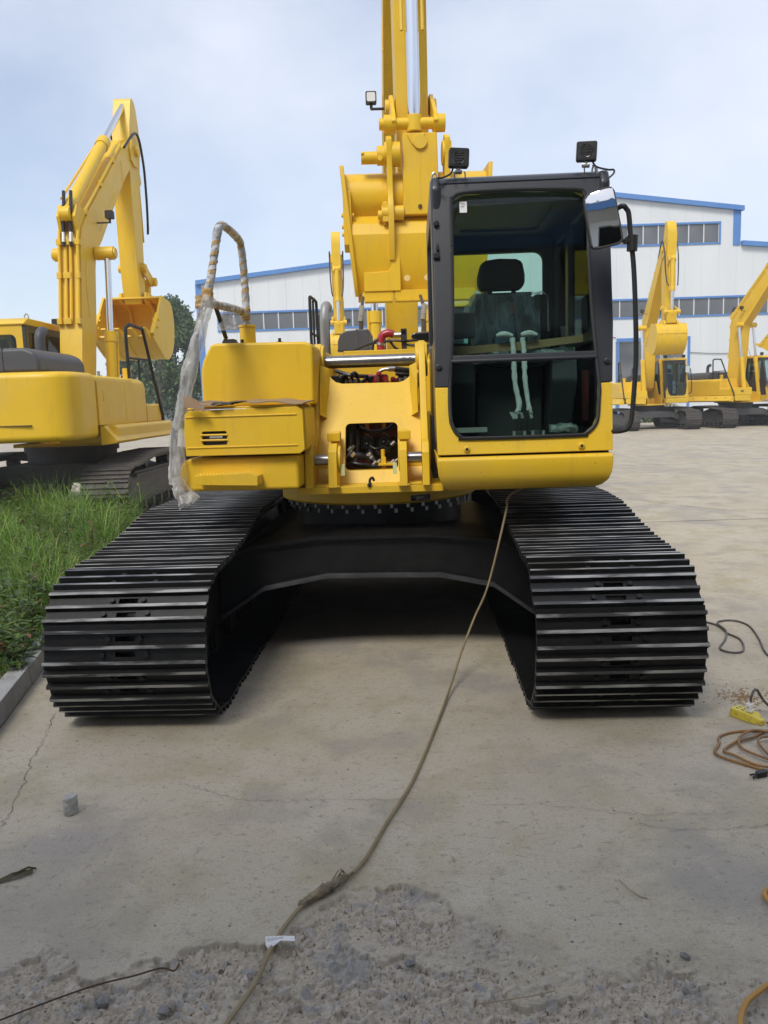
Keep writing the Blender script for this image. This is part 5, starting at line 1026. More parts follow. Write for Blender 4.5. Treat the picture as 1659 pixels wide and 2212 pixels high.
# slings from that bucket down to the engine hood
for i, (xt, xm, xb, lab) in enumerate(((-.15, -.18, -.20, 'dark lifting sling with pale sleeve hanging left of the bucket over the grey hood'), (.47, .475, .48, 'dark lifting sling with worn sleeve hanging beside the dark cab pillar'))):
    sl_ = empty('lifting_sling', (xb, 8.55, 2.2)); tag(sl_, lab, 'sling', 'slings hanging under the bucket')
    q = B(); q.tube([(xt-xb, .3, .52), (xm-xb+.015, .02, .36)], .018, 8); q.tube(smoothpath([(xm-xb, 0, .14), (-.035, -.02, .02), (-.03, -.03, -.08), (0, -.03, -.16)], 5), .015, 8); q.tube(smoothpath([(xm-xb, 0, .14), (.035, -.02, .02), (.04, -.03, -.08), (.0, -.03, -.16)], 5), .015, 8); q.tube([(xm-xb+.01, 0, .3), (xm-xb, 0, .1)], .024, 8); q.build('web_strap', BROWNSL, sl_)
    q = B(); q.tube([(xm-xb+.018, .03, .40), (xm-xb+.012, .01, .32), (xm-xb+.0, 0, .24)], [.026, .03, .028], 10, jit=.08); q.build('sleeve', SLEEVE, sl_)

# ------------------------------------------------------------ factory building behind the yard
FY = 48.0
fac = empty('factory', (0, FY, 0)); tag(fac, 'long white factory with blue trim and ribbon windows behind the parked excavators', 'factory')
roof = [(-10.3, 8.75), (4.0, 10.15), (4.0, 12.15), (12.5, 13.0), (21.0, 11.9), (21.0, 9.95), (36.0, 8.6)]
def rz(x):
    if x < 4: return 8.75 + (x+10.3)*1.4/14.3
    if x < 12.5: return 12.15 + (x-4)*.1
    if x < 21: return 13.0 - (x-12.5)*.129
    return 9.95 - (x-21)*.09
PW = 1.0
panels = []
def wallpiece(x0, x1, z0, zt0, zt1):
    q = B(); q.prism([(x0+.002, z0), (x1-.002, z0), (x1-.002, zt1), (x0+.002, zt0)], 'y', 0, .08); q.build('wall_panel', WHITE, fac, .005, 1, smooth=False)
q = B(); q.prism([(-10.3, 0), (36, 0), (36, 8.6), (21, 9.95), (21, 11.9), (12.5, 13.0), (4, 12.15), (4, 10.15), (-10.3, 8.75)], 'y', .09, 25); q.build('hall_body', WHITE, fac, smooth=False)
S1, S2 = 6.06, 7.0                                     # lower ribbon; the upper one runs over the middle bay
x = -10.3
while x < 35.9:
    x1 = min(x + PW, 36.0); 
    for xc in (4.0, 21.0):
        if x < xc - .01 < x1: x1 = xc
    door = 14.0 < (x+x1)/2 < 18.4
    up_w = 5.0 < (x+x1)/2 < 19.95
    rib = x > -9.4
    zt = [(4.65 if door else 0.0, S1 if rib else 20)]
    if rib: zt.append((S2, 10.15 if up_w else 20))
    if rib and up_w: zt.append((11.2, 20))
    for a, b_ in zt:
        e = 1e-4; wallpiece(x, x1, a, min(b_, rz(x+e)), min(b_, rz(x1-e)))
    x = x1
for (xa, xb, za, zb) in ((-9.3, 36, S1, S2), (5.0, 19.95, 10.15, 11.2)):
    n_ = int(round((xb-xa)/.87)); st_ = (xb-xa)/n_
    pm = None
    for i in range(n_):
        x = xa + i*st_
        if pm is None: pm = B().box(.03, st_-.03, .03, .05, za, zb).mesh('window_pane', WGLS, smooth=False)
        o = link('window_pane', pm, fac); o.location = (x, 0, 0)
    pm2 = B().box(-.03, .03, .0, .06, za, zb).mesh('window_mullion', MULL, smooth=False)
    for i in range(n_+1): o = link('window_mullion', pm2, fac); o.location = (xa + i*st_, 0, 0)
    q = B(); q.box(xa-.1, xb+.1, -.05, .04, zb, zb+.11); q.box(xa-.1, xb+.1, -.05, .04, za-.10, za); q.box(xa-.1, xa+.0, -.05, .04, za, zb)
    if xb < 30: q.box(xb-.0, xb+.1, -.05, .04, za, zb)
    q.build('window_trim', BLUE, fac, smooth=False)
def trim(p0, p1, th, name='roof_trim', yo=-.25):
    (a, b_), (c, d) = p0, p1; q = B()
    if abs(a - c) < .01: q.box(a-th/2, a+th/2, yo, .05, min(b_, d), max(b_, d))
    else: q.prism([(a, b_-.02), (c, d-.02), (c, d+th), (a, b_+th)], 'y', yo, .05)
    q.build(name, BLUE, fac, smooth=False)
trim((-10.5, 8.72), (4.0, 10.15), .22); trim((4.0, 12.15), (12.5, 13.0), .24); trim((12.5, 13.0), (21.3, 11.86), .24); trim((21.25, 9.93), (36, 8.6), .24)
trim((-10.4, 0), (-10.4, 8.75), .34, 'corner_trim', -.06); trim((20.98, 9.95), (20.98, 11.9), .42, 'corner_trim', -.06); trim((4.0, 10.2), (4.0, 12.15), .4, 'corner_trim', -.06)
q = B(); q.box(14.05, 14.2, -.03, .04, 0, 4.65); q.box(18.25, 18.4, -.03, .04, 0, 4.65); q.box(14.05, 18.4, -.03, .04, 4.65, 4.85); q.build('door_frame', BLUE, fac, smooth=False)
for i in range(2):
    q = B(); q.box(14.25+2.02*i, 16.2+2.02*i, .03, .07, 1.7, 4.6); q.build('door_glass', WGLS, fac, smooth=False)
    q = B(); q.box(14.25+2.02*i, 16.2+2.02*i, .02, .07, 0, 1.65); q.box(14.25+2.02*i, 16.2+2.02*i, .0, .03, 1.55, 1.7); q.build('door_leaf', MULL, fac, smooth=False)
for (xa, za, xb, zb) in ((12.6, 5.3, 14.0, 4.9), (18.4, 3.9, 21.8, 3.8)):
    q = B(); q.tube(smoothpath([(xa, -.05, za), ((xa+xb)/2, -.06, (za+zb)/2-.06), (xb, -.05, zb)], 4), .018, 5); q.build('wall_cable', BLCABLE, fac)
q = B(); q.box(-10.2, 36, -.25, -.01, 0, .35); q.build('plinth', KERBM, fac, smooth=False)

# ------------------------------------------------------------ workshop hall behind the camera (seen in the cab mirror)
hall = empty('workshop_hall', (0, -3, 0)); tag(hall, 'white workshop hall with a blue canopy, seen only in the cab mirror', 'workshop')
HX0, HX1, DX0, DX1 = -9, 20, -1.0, 11
q = B(); q.box(DX1, HX1, -.3, 0, 0, 7.5); q.box(HX0, DX0, -.3, 0, 0, 7.5); q.box(DX0, DX1, -.3, 0, 6.0, 7.5); q.build('front_wall', WHITE, hall, smooth=False)
q = B(); q.box(HX0, HX0+.3, -18, -.3, 0, 7.5); q.box(HX1-.3, HX1, -18, -.3, 0, 7.5); q.box(HX0, HX1, -18.3, -18, 0, 7.5); q.box(HX0, HX1, -18.3, -.3, 7.5, 7.7); q.build('hall_shell', DARKW, hall, smooth=False)
q = B(); q.prism([(0, 6.4), (1.25, 6.8), (1.25, 7.1), (0, 7.4)], 'x', HX0, HX1); q.build('canopy', MULL, hall, smooth=False)
q = B(); q.box(HX0-.05, HX1+.05, 1.25, 1.31, 6.65, 7.25); q.build('canopy_fascia', BLUE, hall, smooth=False)
q = B(); q.box(HX0, HX1, -.5, -.2, 7.7, 8.5); q.build('parapet', SILV, hall, smooth=False)
for x in (-1, 4, 9, 14):
    q = B(); q.box(x-.1, x+.1, -.15, -.02, 7.4, 8.5); q.build('parapet_post', MULL, hall, smooth=False)

# ------------------------------------------------------------ kerb, planted bed, far verge
kx = lambda y: -2.06 - .19*(y - 4.3) - .012*max(0, 5.5-y)
kb = empty('kerb', (kx(3.), 3., 0)); tag(kb, 'grey concrete kerb edging the weedy bed beside the left track', 'kerb')
y = 2.6
while y < 11.2:
    y1 = y + .98; q = B()
    a, c = kx(y), kx(y1)
    q._add([(a-.13, y, 0), (a, y, 0), (c, y1, 0), (c-.13, y1, 0), (a-.12, y, .115), (a-.012, y, .115), (c-.012, y1, .115), (c-.12, y1, .115)], [(0, 3, 2, 1), (4, 5, 6, 7), (0, 1, 5, 4), (1, 2, 6, 5), (2, 3, 7, 6), (3, 0, 4, 7)])
    q.xf(Matrix.Translation((-kx(3.), -3., random.uniform(-.004, .004)))); q.build('kerb_stone', KERBM, kb, .008); y = y1 + .012
nx_, ny_ = 60, 90; vs_, fs_ = [], []
for j in range(ny_+1):
    yy = 2.4 + 9.0*j/ny_
    for i in range(nx_+1):
        xx = kx(yy) - .10 - 9.*(i/nx_)**1.6; vs_.append((xx, yy, .085 + .05*random.random()*(1 if 0 < i else .3) - .02 + (.05*math.sin(xx*2.1+yy) * .4 if i else 0)))
for j in range(ny_):
    for i in range(nx_): p = j*(nx_+1)+i; fs_.append((p+1, p, p+nx_+1, p+nx_+2))
me = bpy.data.meshes.new('planting_bed'); me.from_pydata(vs_, [], fs_); me.materials.append(SOIL); me.shade_smooth()
tag(link('planting_bed', me), kind='structure')
# grass blades
gv, gf = [], []
def blade(x, y, z, h, wd, az, lean):
    b0 = len(gv); dx, dy = math.cos(az), math.sin(az); sx, sy = -dy*wd, dx*wd
    for k, (t, ww) in enumerate(((0, 1), (.4, .85), (.75, .55))):
        o = lean*h*t*t; zz = z + h*t*(1 - .35*lean*t)
        gv.append((x+dx*o-sx*ww, y+dy*o-sy*ww, zz)); gv.append((x+dx*o+sx*ww, y+dy*o+sy*ww, zz))
    o = lean*h*1.15; gv.append((x+dx*o, y+dy*o, z + h*(1 - .5*lean)))
    gf.extend([(b0, b0+1, b0+3, b0+2), (b0+2, b0+3, b0+5, b0+4), (b0+4, b0+5, b0+6)])
clumps = []
for i in range(3300):
    y = random.uniform(4.2, 11.3); xl, xr = -.58*y - .5, kx(y) - .08
    if xl > xr: continue
    x = random.uniform(xl, xr)
    if y < 4.9 and random.random() > (y-4.2)/.9: continue
    edge = xr - x
    if edge < .12 and random.random() < .4: continue
    clumps.append((x, y))
for x, y in clumps:
    n_ = random.randint(6, 13); hh = random.uniform(.14, .38) * (.7 + .8*math.sin(x*2.3+y*1.7)**2) * (.6 if y < 5.2 else 1 + .22*max(0, y-7.5))
    for k in range(n_):
        blade(x + random.gauss(0, .04), y + random.gauss(0, .04), .07, hh*random.uniform(.5, 1.25), random.uniform(.0026, .0058), random.uniform(0, 6.283), random.uniform(.2, 1.1))
for i in range(130):                                   # taller seed stalks
    y = random.uniform(6.5, 11.2); x = random.uniform(-.56*y - .3, kx(y) - .15); az = random.uniform(0, 6.28); h = random.uniform(.35, .62)
    blade(x, y, .08, h, .0022, az, random.uniform(.05, .25))
    for k in range(4): blade(x + .02*math.cos(az), y, .08 + h*.92, .14, .0018, az + k*1.6, .9)
me = bpy.data.meshes.new('grass'); me.from_pydata(gv, [], gf); me.materials.append(GRASS)
tag(link('grass', me), kind='stuff')
cvt, cft = [], []                                     # low leafy undergrowth between the blades
for i in range(760):
    y = random.uniform(4.5, 11.2); x = random.uniform(-.56*y - .4, kx(y) - .02); h = random.uniform(.10, .34) * (1 + .28*max(0, y-7.5)); n_ = random.randint(10, 20)
    bx, by = random.uniform(-.08, .08), random.uniform(-.08, .08)
    for k in range(n_):
        t_ = random.uniform(.15, 1); a = random.uniform(0, 6.28); l = random.uniform(.035, .095); wd_ = l*random.uniform(.16, .30); p = Vector((x + bx*t_, y + by*t_, .08 + h*t_)); u = Vector((math.cos(a), math.sin(a), random.uniform(-.3, .6))).normalized(); v = u.cross(Vector((0, 0, 1))).normalized(); b0 = len(cvt)
        cvt += [tuple(p), tuple(p + u*l*.5 + v*wd_), tuple(p + u*l - Vector((0, 0, l*.2))), tuple(p + u*l*.5 - v*wd_)]; cft.append((b0, b0+1, b0+2, b0+3))
me = bpy.data.meshes.new('undergrowth'); me.from_pydata(cvt, [], cft); me.materials.append(leafmat('undergrowth_leaf', (.04, .085, .018), (.15, .23, .05), .3, dry=(.22, .10, .05)))
tag(link('undergrowth', me), kind='stuff')
# broad-leaved weeds
lm_ = []
for m_ in (WEEDL, WEEDR):
    q = B(); pr = [(0, .0), (.12, .25), (.17, .5), (.13, .75), (0, 1.)]
    vs = []; 
    for u, v in pr: vs.append((u, v, .16*v*(1-v)*2 - .18*v*v))
    for u, v in pr[1:-1][::-1]: vs.append((-u, v, .16*v*(1-v)*2 - .18*v*v))
    cv = [(0, .25, .02), (0, .5, .0), (0, .75, -.05)]
    q._add(vs + cv, [(0, 1, 8), (1, 2, 9, 8), (2, 3, 10, 9), (3, 4, 10), (4, 5, 10), (5, 6, 9, 10), (6, 7, 8, 9), (7, 0, 8)]); lm_.append(q.mesh('leaf', m_, ang=80))
wl = [(-3.05, 7.6, .62, 0, 'tall upright leafy weed standing above the grass before the charcoal track'), (-2.78, 6.15, .34, 1, 'dark reddish leafy weed midway along the bed'), (-2.5, 5.35, .36, 0, 'bushy green weed leaning over the kerb near the track front'), (-2.44, 5.05, .26, 0, 'low green weed at the near end of the bed'),
      (-2.95, 6.9, .36, 1, 'brownish weed beside the taller leafy one'), (-3.3, 8.6, .40, 0, 'green weed in front of the dusty track end'), (-2.62, 5.7, .38, 0, 'yellow-green weed next to the kerb'), (-3.5, 8.0, .40, 0, 'dark green weed at the left middle of the bed'), (-3.9, 8.9, .42, 0, 'broad weed at the left rear of the bed'),
      (-3.25, 7.2, .33, 0, 'small weed in the middle of the grass'), (-2.98, 6.1, .34, 0, 'leafy weed at the left edge of the picture'), (-4.3, 9.8, .5, 0, 'spreading weed under the excavator belly'), (-3.05, 8.2, .36, 1, 'rust-leaved weed near the far kerb'), (-2.50, 5.6, .20, 1, 'small red-leaved weed by the kerb')]
for x, y, h, rd, lab in wl:
    wp = empty('weed', (x, y, .08)); tag(wp, lab, 'weed', 'leafy weeds in the bed'); q = B(); bx, by = random.uniform(-.06, .06), random.uniform(-.06, .06)
    stp = lambda t: Vector((bx*t*t, by*t*t, h*t)); q.tube([stp(t) for t in (0, .25, .5, .75, 1)], [.006, .005, .0045, .004, .002], 5); q.build('stem', BARK if rd else WEEDL, wp)
    nl = int(12 + h*16)
    for i in range(nl):
        t = .2 + .8*i/nl; o = link('leaf', lm_[rd if random.random() < .8 else 0], wp); s_ = random.uniform(.07, .12) * (1.15 - .35*t) * (1 + h*.4)
        o.location = stp(t); o.rotation_euler = (random.uniform(.1, .75), 0, i*2.4 + random.uniform(-.3, .3)); o.scale = (s_, s_, s_)
# far verge, white wall, sign, trees
q = B(); q.box(-30, -10.6, 56.5, 57.0, 0, .15); q.build('far_kerb', KERBM, None, .02); tag(bpy.data.objects['far_kerb'], 'pale far kerb below the white boundary wall', 'kerb')
gv, gf = [], []
for i in range(5000):
    blade(random.uniform(-26, -11), random.uniform(57.1, 61.8), .0, random.uniform(.15, .5), .03, random.uniform(0, 6.28), random.uniform(.2, 1))
me = bpy.data.meshes.new('verge_grass'); me.from_pydata(gv, [], gf); me.materials.append(GRASS); tag(link('verge_grass', me), kind='stuff')
q = B(); q.box(-40, -10.5, 57.0, 62.0, -.02, .05); tag(q.build('far_verge', SOIL, None), kind='structure')
bw = empty('boundary_wall', (-20, 62, 0)); tag(bw, 'low white boundary wall under the trees at the left', 'wall')
for i in range(8):
    q = B(); q.box(-14+3.0*i+.01, -11.02+3.0*i, 0, .24, 0, 2.35); q.build('wall_panel', WALLW, bw, .02)
q = B(); q.box(-14, 10, -.06, .30, 2.35, 2.5); q.build('coping', WALLW, bw, .02)
for x in (2.2, 5.6):
    q = B(); q.box(x, x+.6, -.1, .3, 0, 2.75); q.build('pier', WALLW, bw, .02)
sg = empty('wall_sign', (-15.25, 61.9, 1.25)); tag(sg, 'small white sign with a black figure and red print on the white wall', 'sign')
q = B(); q.box(-.2, 1.1, 0, .06, 0, .6); q.build('board', WALLW, sg)
q = B(); q.tube([(0, -.01, .44), (0, .01, .44)], .09, 12); q.prism([(-.12, .05), (.12, .05), (.07, .36), (-.07, .36)], 'y', -.01, .01); q.build('figure', BPRINT, sg)
q = B()
for i in range(3):
    x = .22 + .27*i; q.box(x, x+.2, -.01, .01, .40, .44); q.box(x, x+.2, -.01, .01, .16, .20); q.box(x+.08, x+.12, -.01, .01, .12, .5); q.box(x, x+.04, -.01, .01, .2, .4)
q.build('red_lettering', REDSGN, sg, smooth=False)
def tree(x, y, h, wd, lab, n=5200, base=.16):
    r = empty('tree', (x, y, 0)); tag(r, lab, 'tree', 'trees along the boundary wall')
    q = B(); q.tube([(0, 0, 0), (.05, 0, h*.3), (0, .05, h*.6), (.05, 0, h*.95)], [.16, .13, .08, .02], 8)
    for i in range(16):
        z = h*random.uniform(.2, .85); a = random.uniform(0, 6.28); l = wd*.8*(1 - abs(z/h - .4))
        q.tube([(0, 0, z), (l*.5*math.cos(a), l*.5*math.sin(a), z + l*.4), (l*math.cos(a), l*math.sin(a), z + l*.75)], [.06, .04, .015], 5)
    q.build('trunk', BARK, r)
    cl = []
    for i in range(95):
        t = random.uniform(base, 1.); rr = wd*(math.sin(math.pi*min(1, (t-base+.10)/(1.08-base)))**.65)*random.uniform(.25, 1.0) * (1 - .45*t*t); a = random.uniform(0, 6.28)
        cl.append((rr*math.cos(a), rr*math.sin(a), h*t, random.uniform(.28, .62)*wd*.6*(1.2-.6*t)))
    vs, fs = [], []
    for i in range(n):
        cx, cy, cz, cr = random.choice(cl); d = Vector((random.gauss(0, 1), random.gauss(0, 1), random.gauss(0, .9))); d = d.normalized() * cr * random.random()**.4
        p = Vector((cx, cy, cz)) + d; s_ = random.uniform(.10, .20); nrm = (d.normalized() + Vector((random.gauss(0, .6), random.gauss(0, .6), random.gauss(.3, .6)))).normalized()
        u = nrm.orthogonal().normalized(); u = (Quaternion(nrm, random.uniform(0, 6.28)) @ u); v = nrm.cross(u); b0 = len(vs)
        vs += [tuple(p - u*s_), tuple(p + v*s_*.6), tuple(p + u*s_), tuple(p - v*s_*.6)]; fs.append((b0, b0+1, b0+2, b0+3))
    me = bpy.data.meshes.new('crown'); me.from_pydata(vs, [], fs); me.materials.append(LEAF); link('crown', me, r)
tree(-15.9, 63.5, 9.7, 4.0, 'tall dense green tree beside the open bucket', 24000)
tree(-13.2, 64.5, 7.4, 3.2, 'shorter green tree behind the wrapped handrail', 12000)
tree(-19.6, 65, 7.6, 2.6, 'green tree behind the hanging bucket of the left excavator', 12000)
tree(-12.4, 66, 5.6, 1.9, 'small green tree showing right of the plastic film', 4500)
r = empty('sapling', (-16.4, 60.2, 0)); tag(r, 'bare thin sapling in front of the white wall', 'sapling')
q = B(); q.tube([(0, 0, 0), (.05, 0, 2), (0, 0, 3.6), (.05, 0, 5.2)], [.07, .05, .035, .012], 6)
for i in range(22):
    z = random.uniform(1.6, 4.8); a = random.uniform(0, 6.28); l = random.uniform(.5, 1.2); q.tube([(.02, 0, z), (l*.4*math.cos(a), l*.4*math.sin(a), z+l*.6), (l*.6*math.cos(a), l*.6*math.sin(a), z+l*1.2)], [.022, .016, .006], 4)
q.build('trunk', BARK, r)
for i, (x, y, s_, lab) in enumerate(((14.9, 44.5, 1.0, 'round green shrub between the two right excavators'), (16.2, 45.0, .9, 'second green shrub right of the first one against the factory plinth'), (-14.6, 59.5, .7, 'small weak bush at the foot of the white wall'))):
    r = empty('shrub', (x, y, 0)); tag(r, lab, 'shrub', 'shrubs in the background'); vs, fs = [], []
    for k in range(1600):
        d = Vector((random.gauss(0, 1), random.gauss(0, 1), random.gauss(0, 1))).normalized(); d = Vector((d.x*1.2, d.y*.6, abs(d.z)*1.05)) * s_ * random.uniform(.55, 1.05); u = Vector((random.gauss(0, 1), random.gauss(0, 1), random.gauss(0, 1))).normalized(); v = u.orthogonal().normalized(); b0 = len(vs); l = .07
        vs += [tuple(d-u*l), tuple(d+v*l*.6), tuple(d+u*l), tuple(d-v*l*.6)]; fs.append((b0, b0+1, b0+2, b0+3))
    me = bpy.data.meshes.new('foliage'); me.from_pydata(vs, [], fs); me.materials.append(LEAF); link('foliage', me, r)
    q = B(); q.tube([(0, 0, 0), (0, 0, .7*s_)], .05, 6); q.build('stem', BARK, r)
bk_ = empty('brick_stack', (12.6, 46.4, 0)); tag(bk_, 'low stack of reddish bricks seen under the distant excavator', 'bricks')
q = B(); q.box(-1.0, .8, 0, .4, 0, .45); q.build('brick_pile', mat('red_brick', (.26, .12, .08), .9, col2=(.34, .2, .15), nscale=6), bk_)

# ------------------------------------------------------------ cables, hose and small things on the ground
hs = [(-.52, 1.72, .012), (-.45, 1.89, .012), (-.40, 2.03, .012), (-.375, 2.17, .012), (-.34, 2.28, .014), (-.285, 2.385, .016), (-.20, 2.465, .02), (-.155, 2.52, .014), (-.10, 2.63, .012), (-.03, 2.85, .012), (.09, 3.21, .012), (.23, 3.79, .012)]
c_, s_ = math.cos(YAW), math.sin(YAW)
e2w = lambda x, y, z: (x*c_ - y*s_, 5.9 + x*s_ + y*c_, z)
hs += [(.33, 4.2, .04), (.42, 4.45, .16), e2w(.564, -1.30, .318), e2w(.654, -1.28, .52), e2w(.763, -1.24, .93), e2w(.775, -1.20, 1.0), e2w(.82, -1.12, 1.035), e2w(.90, -1.02, 1.055), e2w(1.0, -.9, 1.06)]
h_ = empty('air_hose', (0, 3, 0)); tag(h_, 'long tan hose running from under the cab across the concrete to the front', 'hose')
q = B(); q.tube([p - Vector((0, 3, 0)) for p in smoothpath(hs, 8)], .0068, 10); q.build('hose', TANHOSE, h_)
pj = dense(smoothpath([(-.31, 2.355, .016), (-.285, 2.385, .018), (-.20, 2.465, .022), (-.165, 2.51, .018)], 6), .008)
q = B(); q.tube([p - Vector((0, 3, 0)) for p in pj], [.009 + .007*math.sin(math.pi*i/len(pj)) * random.uniform(.6, 1.4) for i in range(len(pj))], 9, jit=.3)
for i in range(7):
    p = pj[random.randrange(len(pj)//3, len(pj))] - Vector((0, 3, 0)); q.tube([p, p + Vector((random.uniform(-.03, .03), random.uniform(-.03, .03), .016)), p + Vector((random.uniform(-.05, .05), random.uniform(-.05, .05), -.004))], .0025, 4)
q.build('taped_joint', TAPEW, h_)
bc = [(1.75, 6.2), (2.0, 5.75), (2.22, 5.40), (2.26, 5.29), (2.25, 5.12), (2.27, 4.99), (2.22, 4.82), (2.16, 4.73), (2.09, 4.74), (2.07, 4.82), (2.17, 4.98), (2.25, 5.15), (2.27, 5.34), (2.35, 5.42), (2.43, 5.40), (2.46, 5.27), (2.39, 4.98), (2.31, 4.74), (2.30, 4.6), (2.4, 4.4), (2.5, 4.0), (2.2, 3.72), (1.95, 3.80)]
q = B(); q.tube(smoothpath([(x, y, .008 + (.008 if i in (11, 12) else 0)) for i, (x, y) in enumerate(bc)] + [(1.86, 3.78, .06), (1.80, 3.76, .14), (1.765, 3.732, .125), (1.757, 3.728, .09)], 7), .0065, 7); tag(q.build('power_cable', BLCABLE, None), 'black power cable looping over the concrete right of the right track', 'cable')
ps = empty('power_strip', (1.752, 3.735, 0), R(-62)); ps.scale = (.85, .85, .85); tag(ps, 'dirty yellow power strip with a white plug lying right of the right track', 'power strip')
q = B(); q.prism([(-.10, -.036), (-.085, -.05), (.04, -.05), (.105, -.02), (.105, .01), (.04, .042), (-.085, .042), (-.10, .03)], 'z', .002, .05)
for v in q.bm.verts:
    if v.co.z > .03: v.co.x *= .95; v.co.y *= .88
    if v.co.x > .09 and v.co.z > .03: v.co.z = .03
q.build('housing', YPLAS, ps, .005)
for x in (-.065, -.03):
    for y in (-.012, .012): q = B(); q.box(x-.008, x+.008, y-.003, y+.003, .0495, .0512); q.build('socket', BPRINT, ps)
q = B(); q.prism(rrect(-.019, .019, -.016, .016, .006), 'z', .05, .066); q.prism(rrect(-.015, .015, -.017, .017, .006), 'z', .066, .098); q.cyl((0, 0, .098), (0, 0, .112), .008, 8); q.xf(Matrix.Translation((.008, 0, 0))); pl_ = q.build('plug', PAPER, ps, .003)
q = B(); q.cyl((.008, -.0165, .078), (.008, -.0185, .078), .004, 8); q.build('plug_screw', BPRINT, pl_)
cl_ = [(1.797, 3.648, .02), (1.815, 3.62, .012), (1.835, 3.56, .012)]
loops = []
random.seed(11)
for k in range(7):
    cx, cy = 1.70 + .03*k, 3.36 + random.uniform(-.04, .04); ax, ay = .245 - .02*k + random.uniform(-.03, .03), .20 - .012*k + random.uniform(-.03, .03)
    for a in range(100, 460, 30):
        an = R(a + random.uniform(-8, 8)); cl_.append((cx + ax*math.cos(an)*random.uniform(.9, 1.08), cy + ay*math.sin(an)*random.uniform(.85, 1.15), .008 + .006*k + random.uniform(-.002, .004)))
q = B(); q.tube(smoothpath(cl_, 5), .0062, 7); cb_ = empty('cable_coil', (0, 0, 0))
tag(cb_, 'tangled coil of dirty orange extension cable at the right edge', 'cable coil'); q.build('cable', ORCABLE, cb_)
q = B(); q.prism([(-.03, -.012), (.02, -.018), (.035, 0), (.02, .014), (-.02, .012)], 'z', 0, .022); q.tube([(-.03, -.004, .012), (-.055, -.012, .010)], .006, 6); q.tube([(-.028, .006, .012), (-.05, .012, .010)], .005, 6); q.xf(Matrix.Translation((1.535, 3.145, .003)) @ Matrix.Rotation(.4, 4, 'Z')); q.build('cable_plug', RUB, cb_, .003)
q = B(); q.tube(smoothpath([(1.5, 2.1, .008), (1.2, 2.02, .008), (1.02, 1.965, .010), (.95, 1.925, .012), (.895, 1.88, .012), (.85, 1.80, .010), (.84, 1.70, .010)], 8), .0075, 8); q.tube(smoothpath([(1.43, 2.42, .008), (1.20, 2.37, .014), (1.165, 2.30, .014), (1.22, 2.22, .008), (1.46, 2.15, .008)], 8), .0075, 8); tag(q.build('orange_cable', mat('clean_orange_cable', (.50, .26, .05), .45), None), 'clean orange cable curving in at the lower right corner', 'cable')
q = B(); q.lathe([(.0265, .001), (.028, .004), (.0275, .03), (.028, .0705), (.0265, .0735)], (0, 0), 22)
for v in q.bm.verts: v.co += Vector((random.uniform(-1, 1), random.uniform(-1, 1), 0))*.0012; v.co.z += v.co.x*.10 if v.co.z > .05 else 0
o = q.build('concrete_core', CONCB, None, ang=50); o.location = (-1.30, 3.03, 0); tag(o, 'short grey cylinder of drilled concrete standing alone on the yard', 'concrete core')
# torn cardboard on the tool box
q = B(); n_ = 26; topv, botv = [], []
for i in range(n_+1):
    x = -1.05 + .665*i/n_; zz = 1.632 + .012*math.sin(x*7) + .004*math.sin(x*31) + (.03*(-.93-x)/.12 if x < -.93 else 0)
    for j in range(4):
        y = -1.32 + .17*j + random.uniform(-.006, .006) + (.05*math.sin(x*23)*(.4 if j == 0 else 0)); topv.append((x, y, zz - .006*(3-j) + (.01 if j == 0 and 6 < i < 14 else 0)))
for k in (0, 1):
    for p in topv: q.bm.verts.new((p[0], p[1], p[2] - .007*k))
q.bm.verts.ensure_lookup_table(); V_ = q.bm.verts; off_ = len(topv)
for i in range(n_):
    for j in range(3):
        p = i*4+j; q.bm.faces.new((V_[p], V_[p+1], V_[p+5], V_[p+4])); q.bm.faces.new((V_[off_+p], V_[off_+p+4], V_[off_+p+5], V_[off_+p+1]))
    for j, d in ((0, 1), (3, -1)):
        p = i*4+j; q.bm.faces.new((V_[p], V_[p+4], V_[off_+p+4], V_[off_+p]))
for j in range(3):
    for i in (0, n_): p = i*4+j; q.bm.faces.new((V_[p], V_[p+1], V_[off_+p+1], V_[off_+p]))
cbd = empty('cardboard', (0, 5.9, 0), YAW); tag(cbd, 'torn brown cardboard lying on the tool box beside the fuel tank', 'cardboard'); q.build('sheet', CARD, cbd, ang=30)
q = B()
fl = [(-1.06, 1.665), (-1.03, 1.668), (-.98, 1.645), (-.945, 1.60), (-.935, 1.578), (-.96, 1.585), (-1.0, 1.60), (-1.055, 1.605)]
q.prism(fl, 'y', -1.375, -1.368); q.tube(smoothpath([(-1.055, -1.37, 1.605), (-1.06, -1.37, 1.59), (-1.04, -1.37, 1.585), (-.99, -1.37, 1.60)], 4), .0025, 5); q.build('folded_flap', mat('pale_cardboard', (.42, .29, .20), .9, col2=(.30, .19, .11), nscale=12), cbd)
q = B(); q.prism([(-.92, 1.615), (-.80, 1.612), (-.80, 1.628), (-.90, 1.632)], 'y', -1.33, -1.25); q.build('crumpled_edge', mat('grey_card', (.10, .09, .075), .9), cbd, .004)
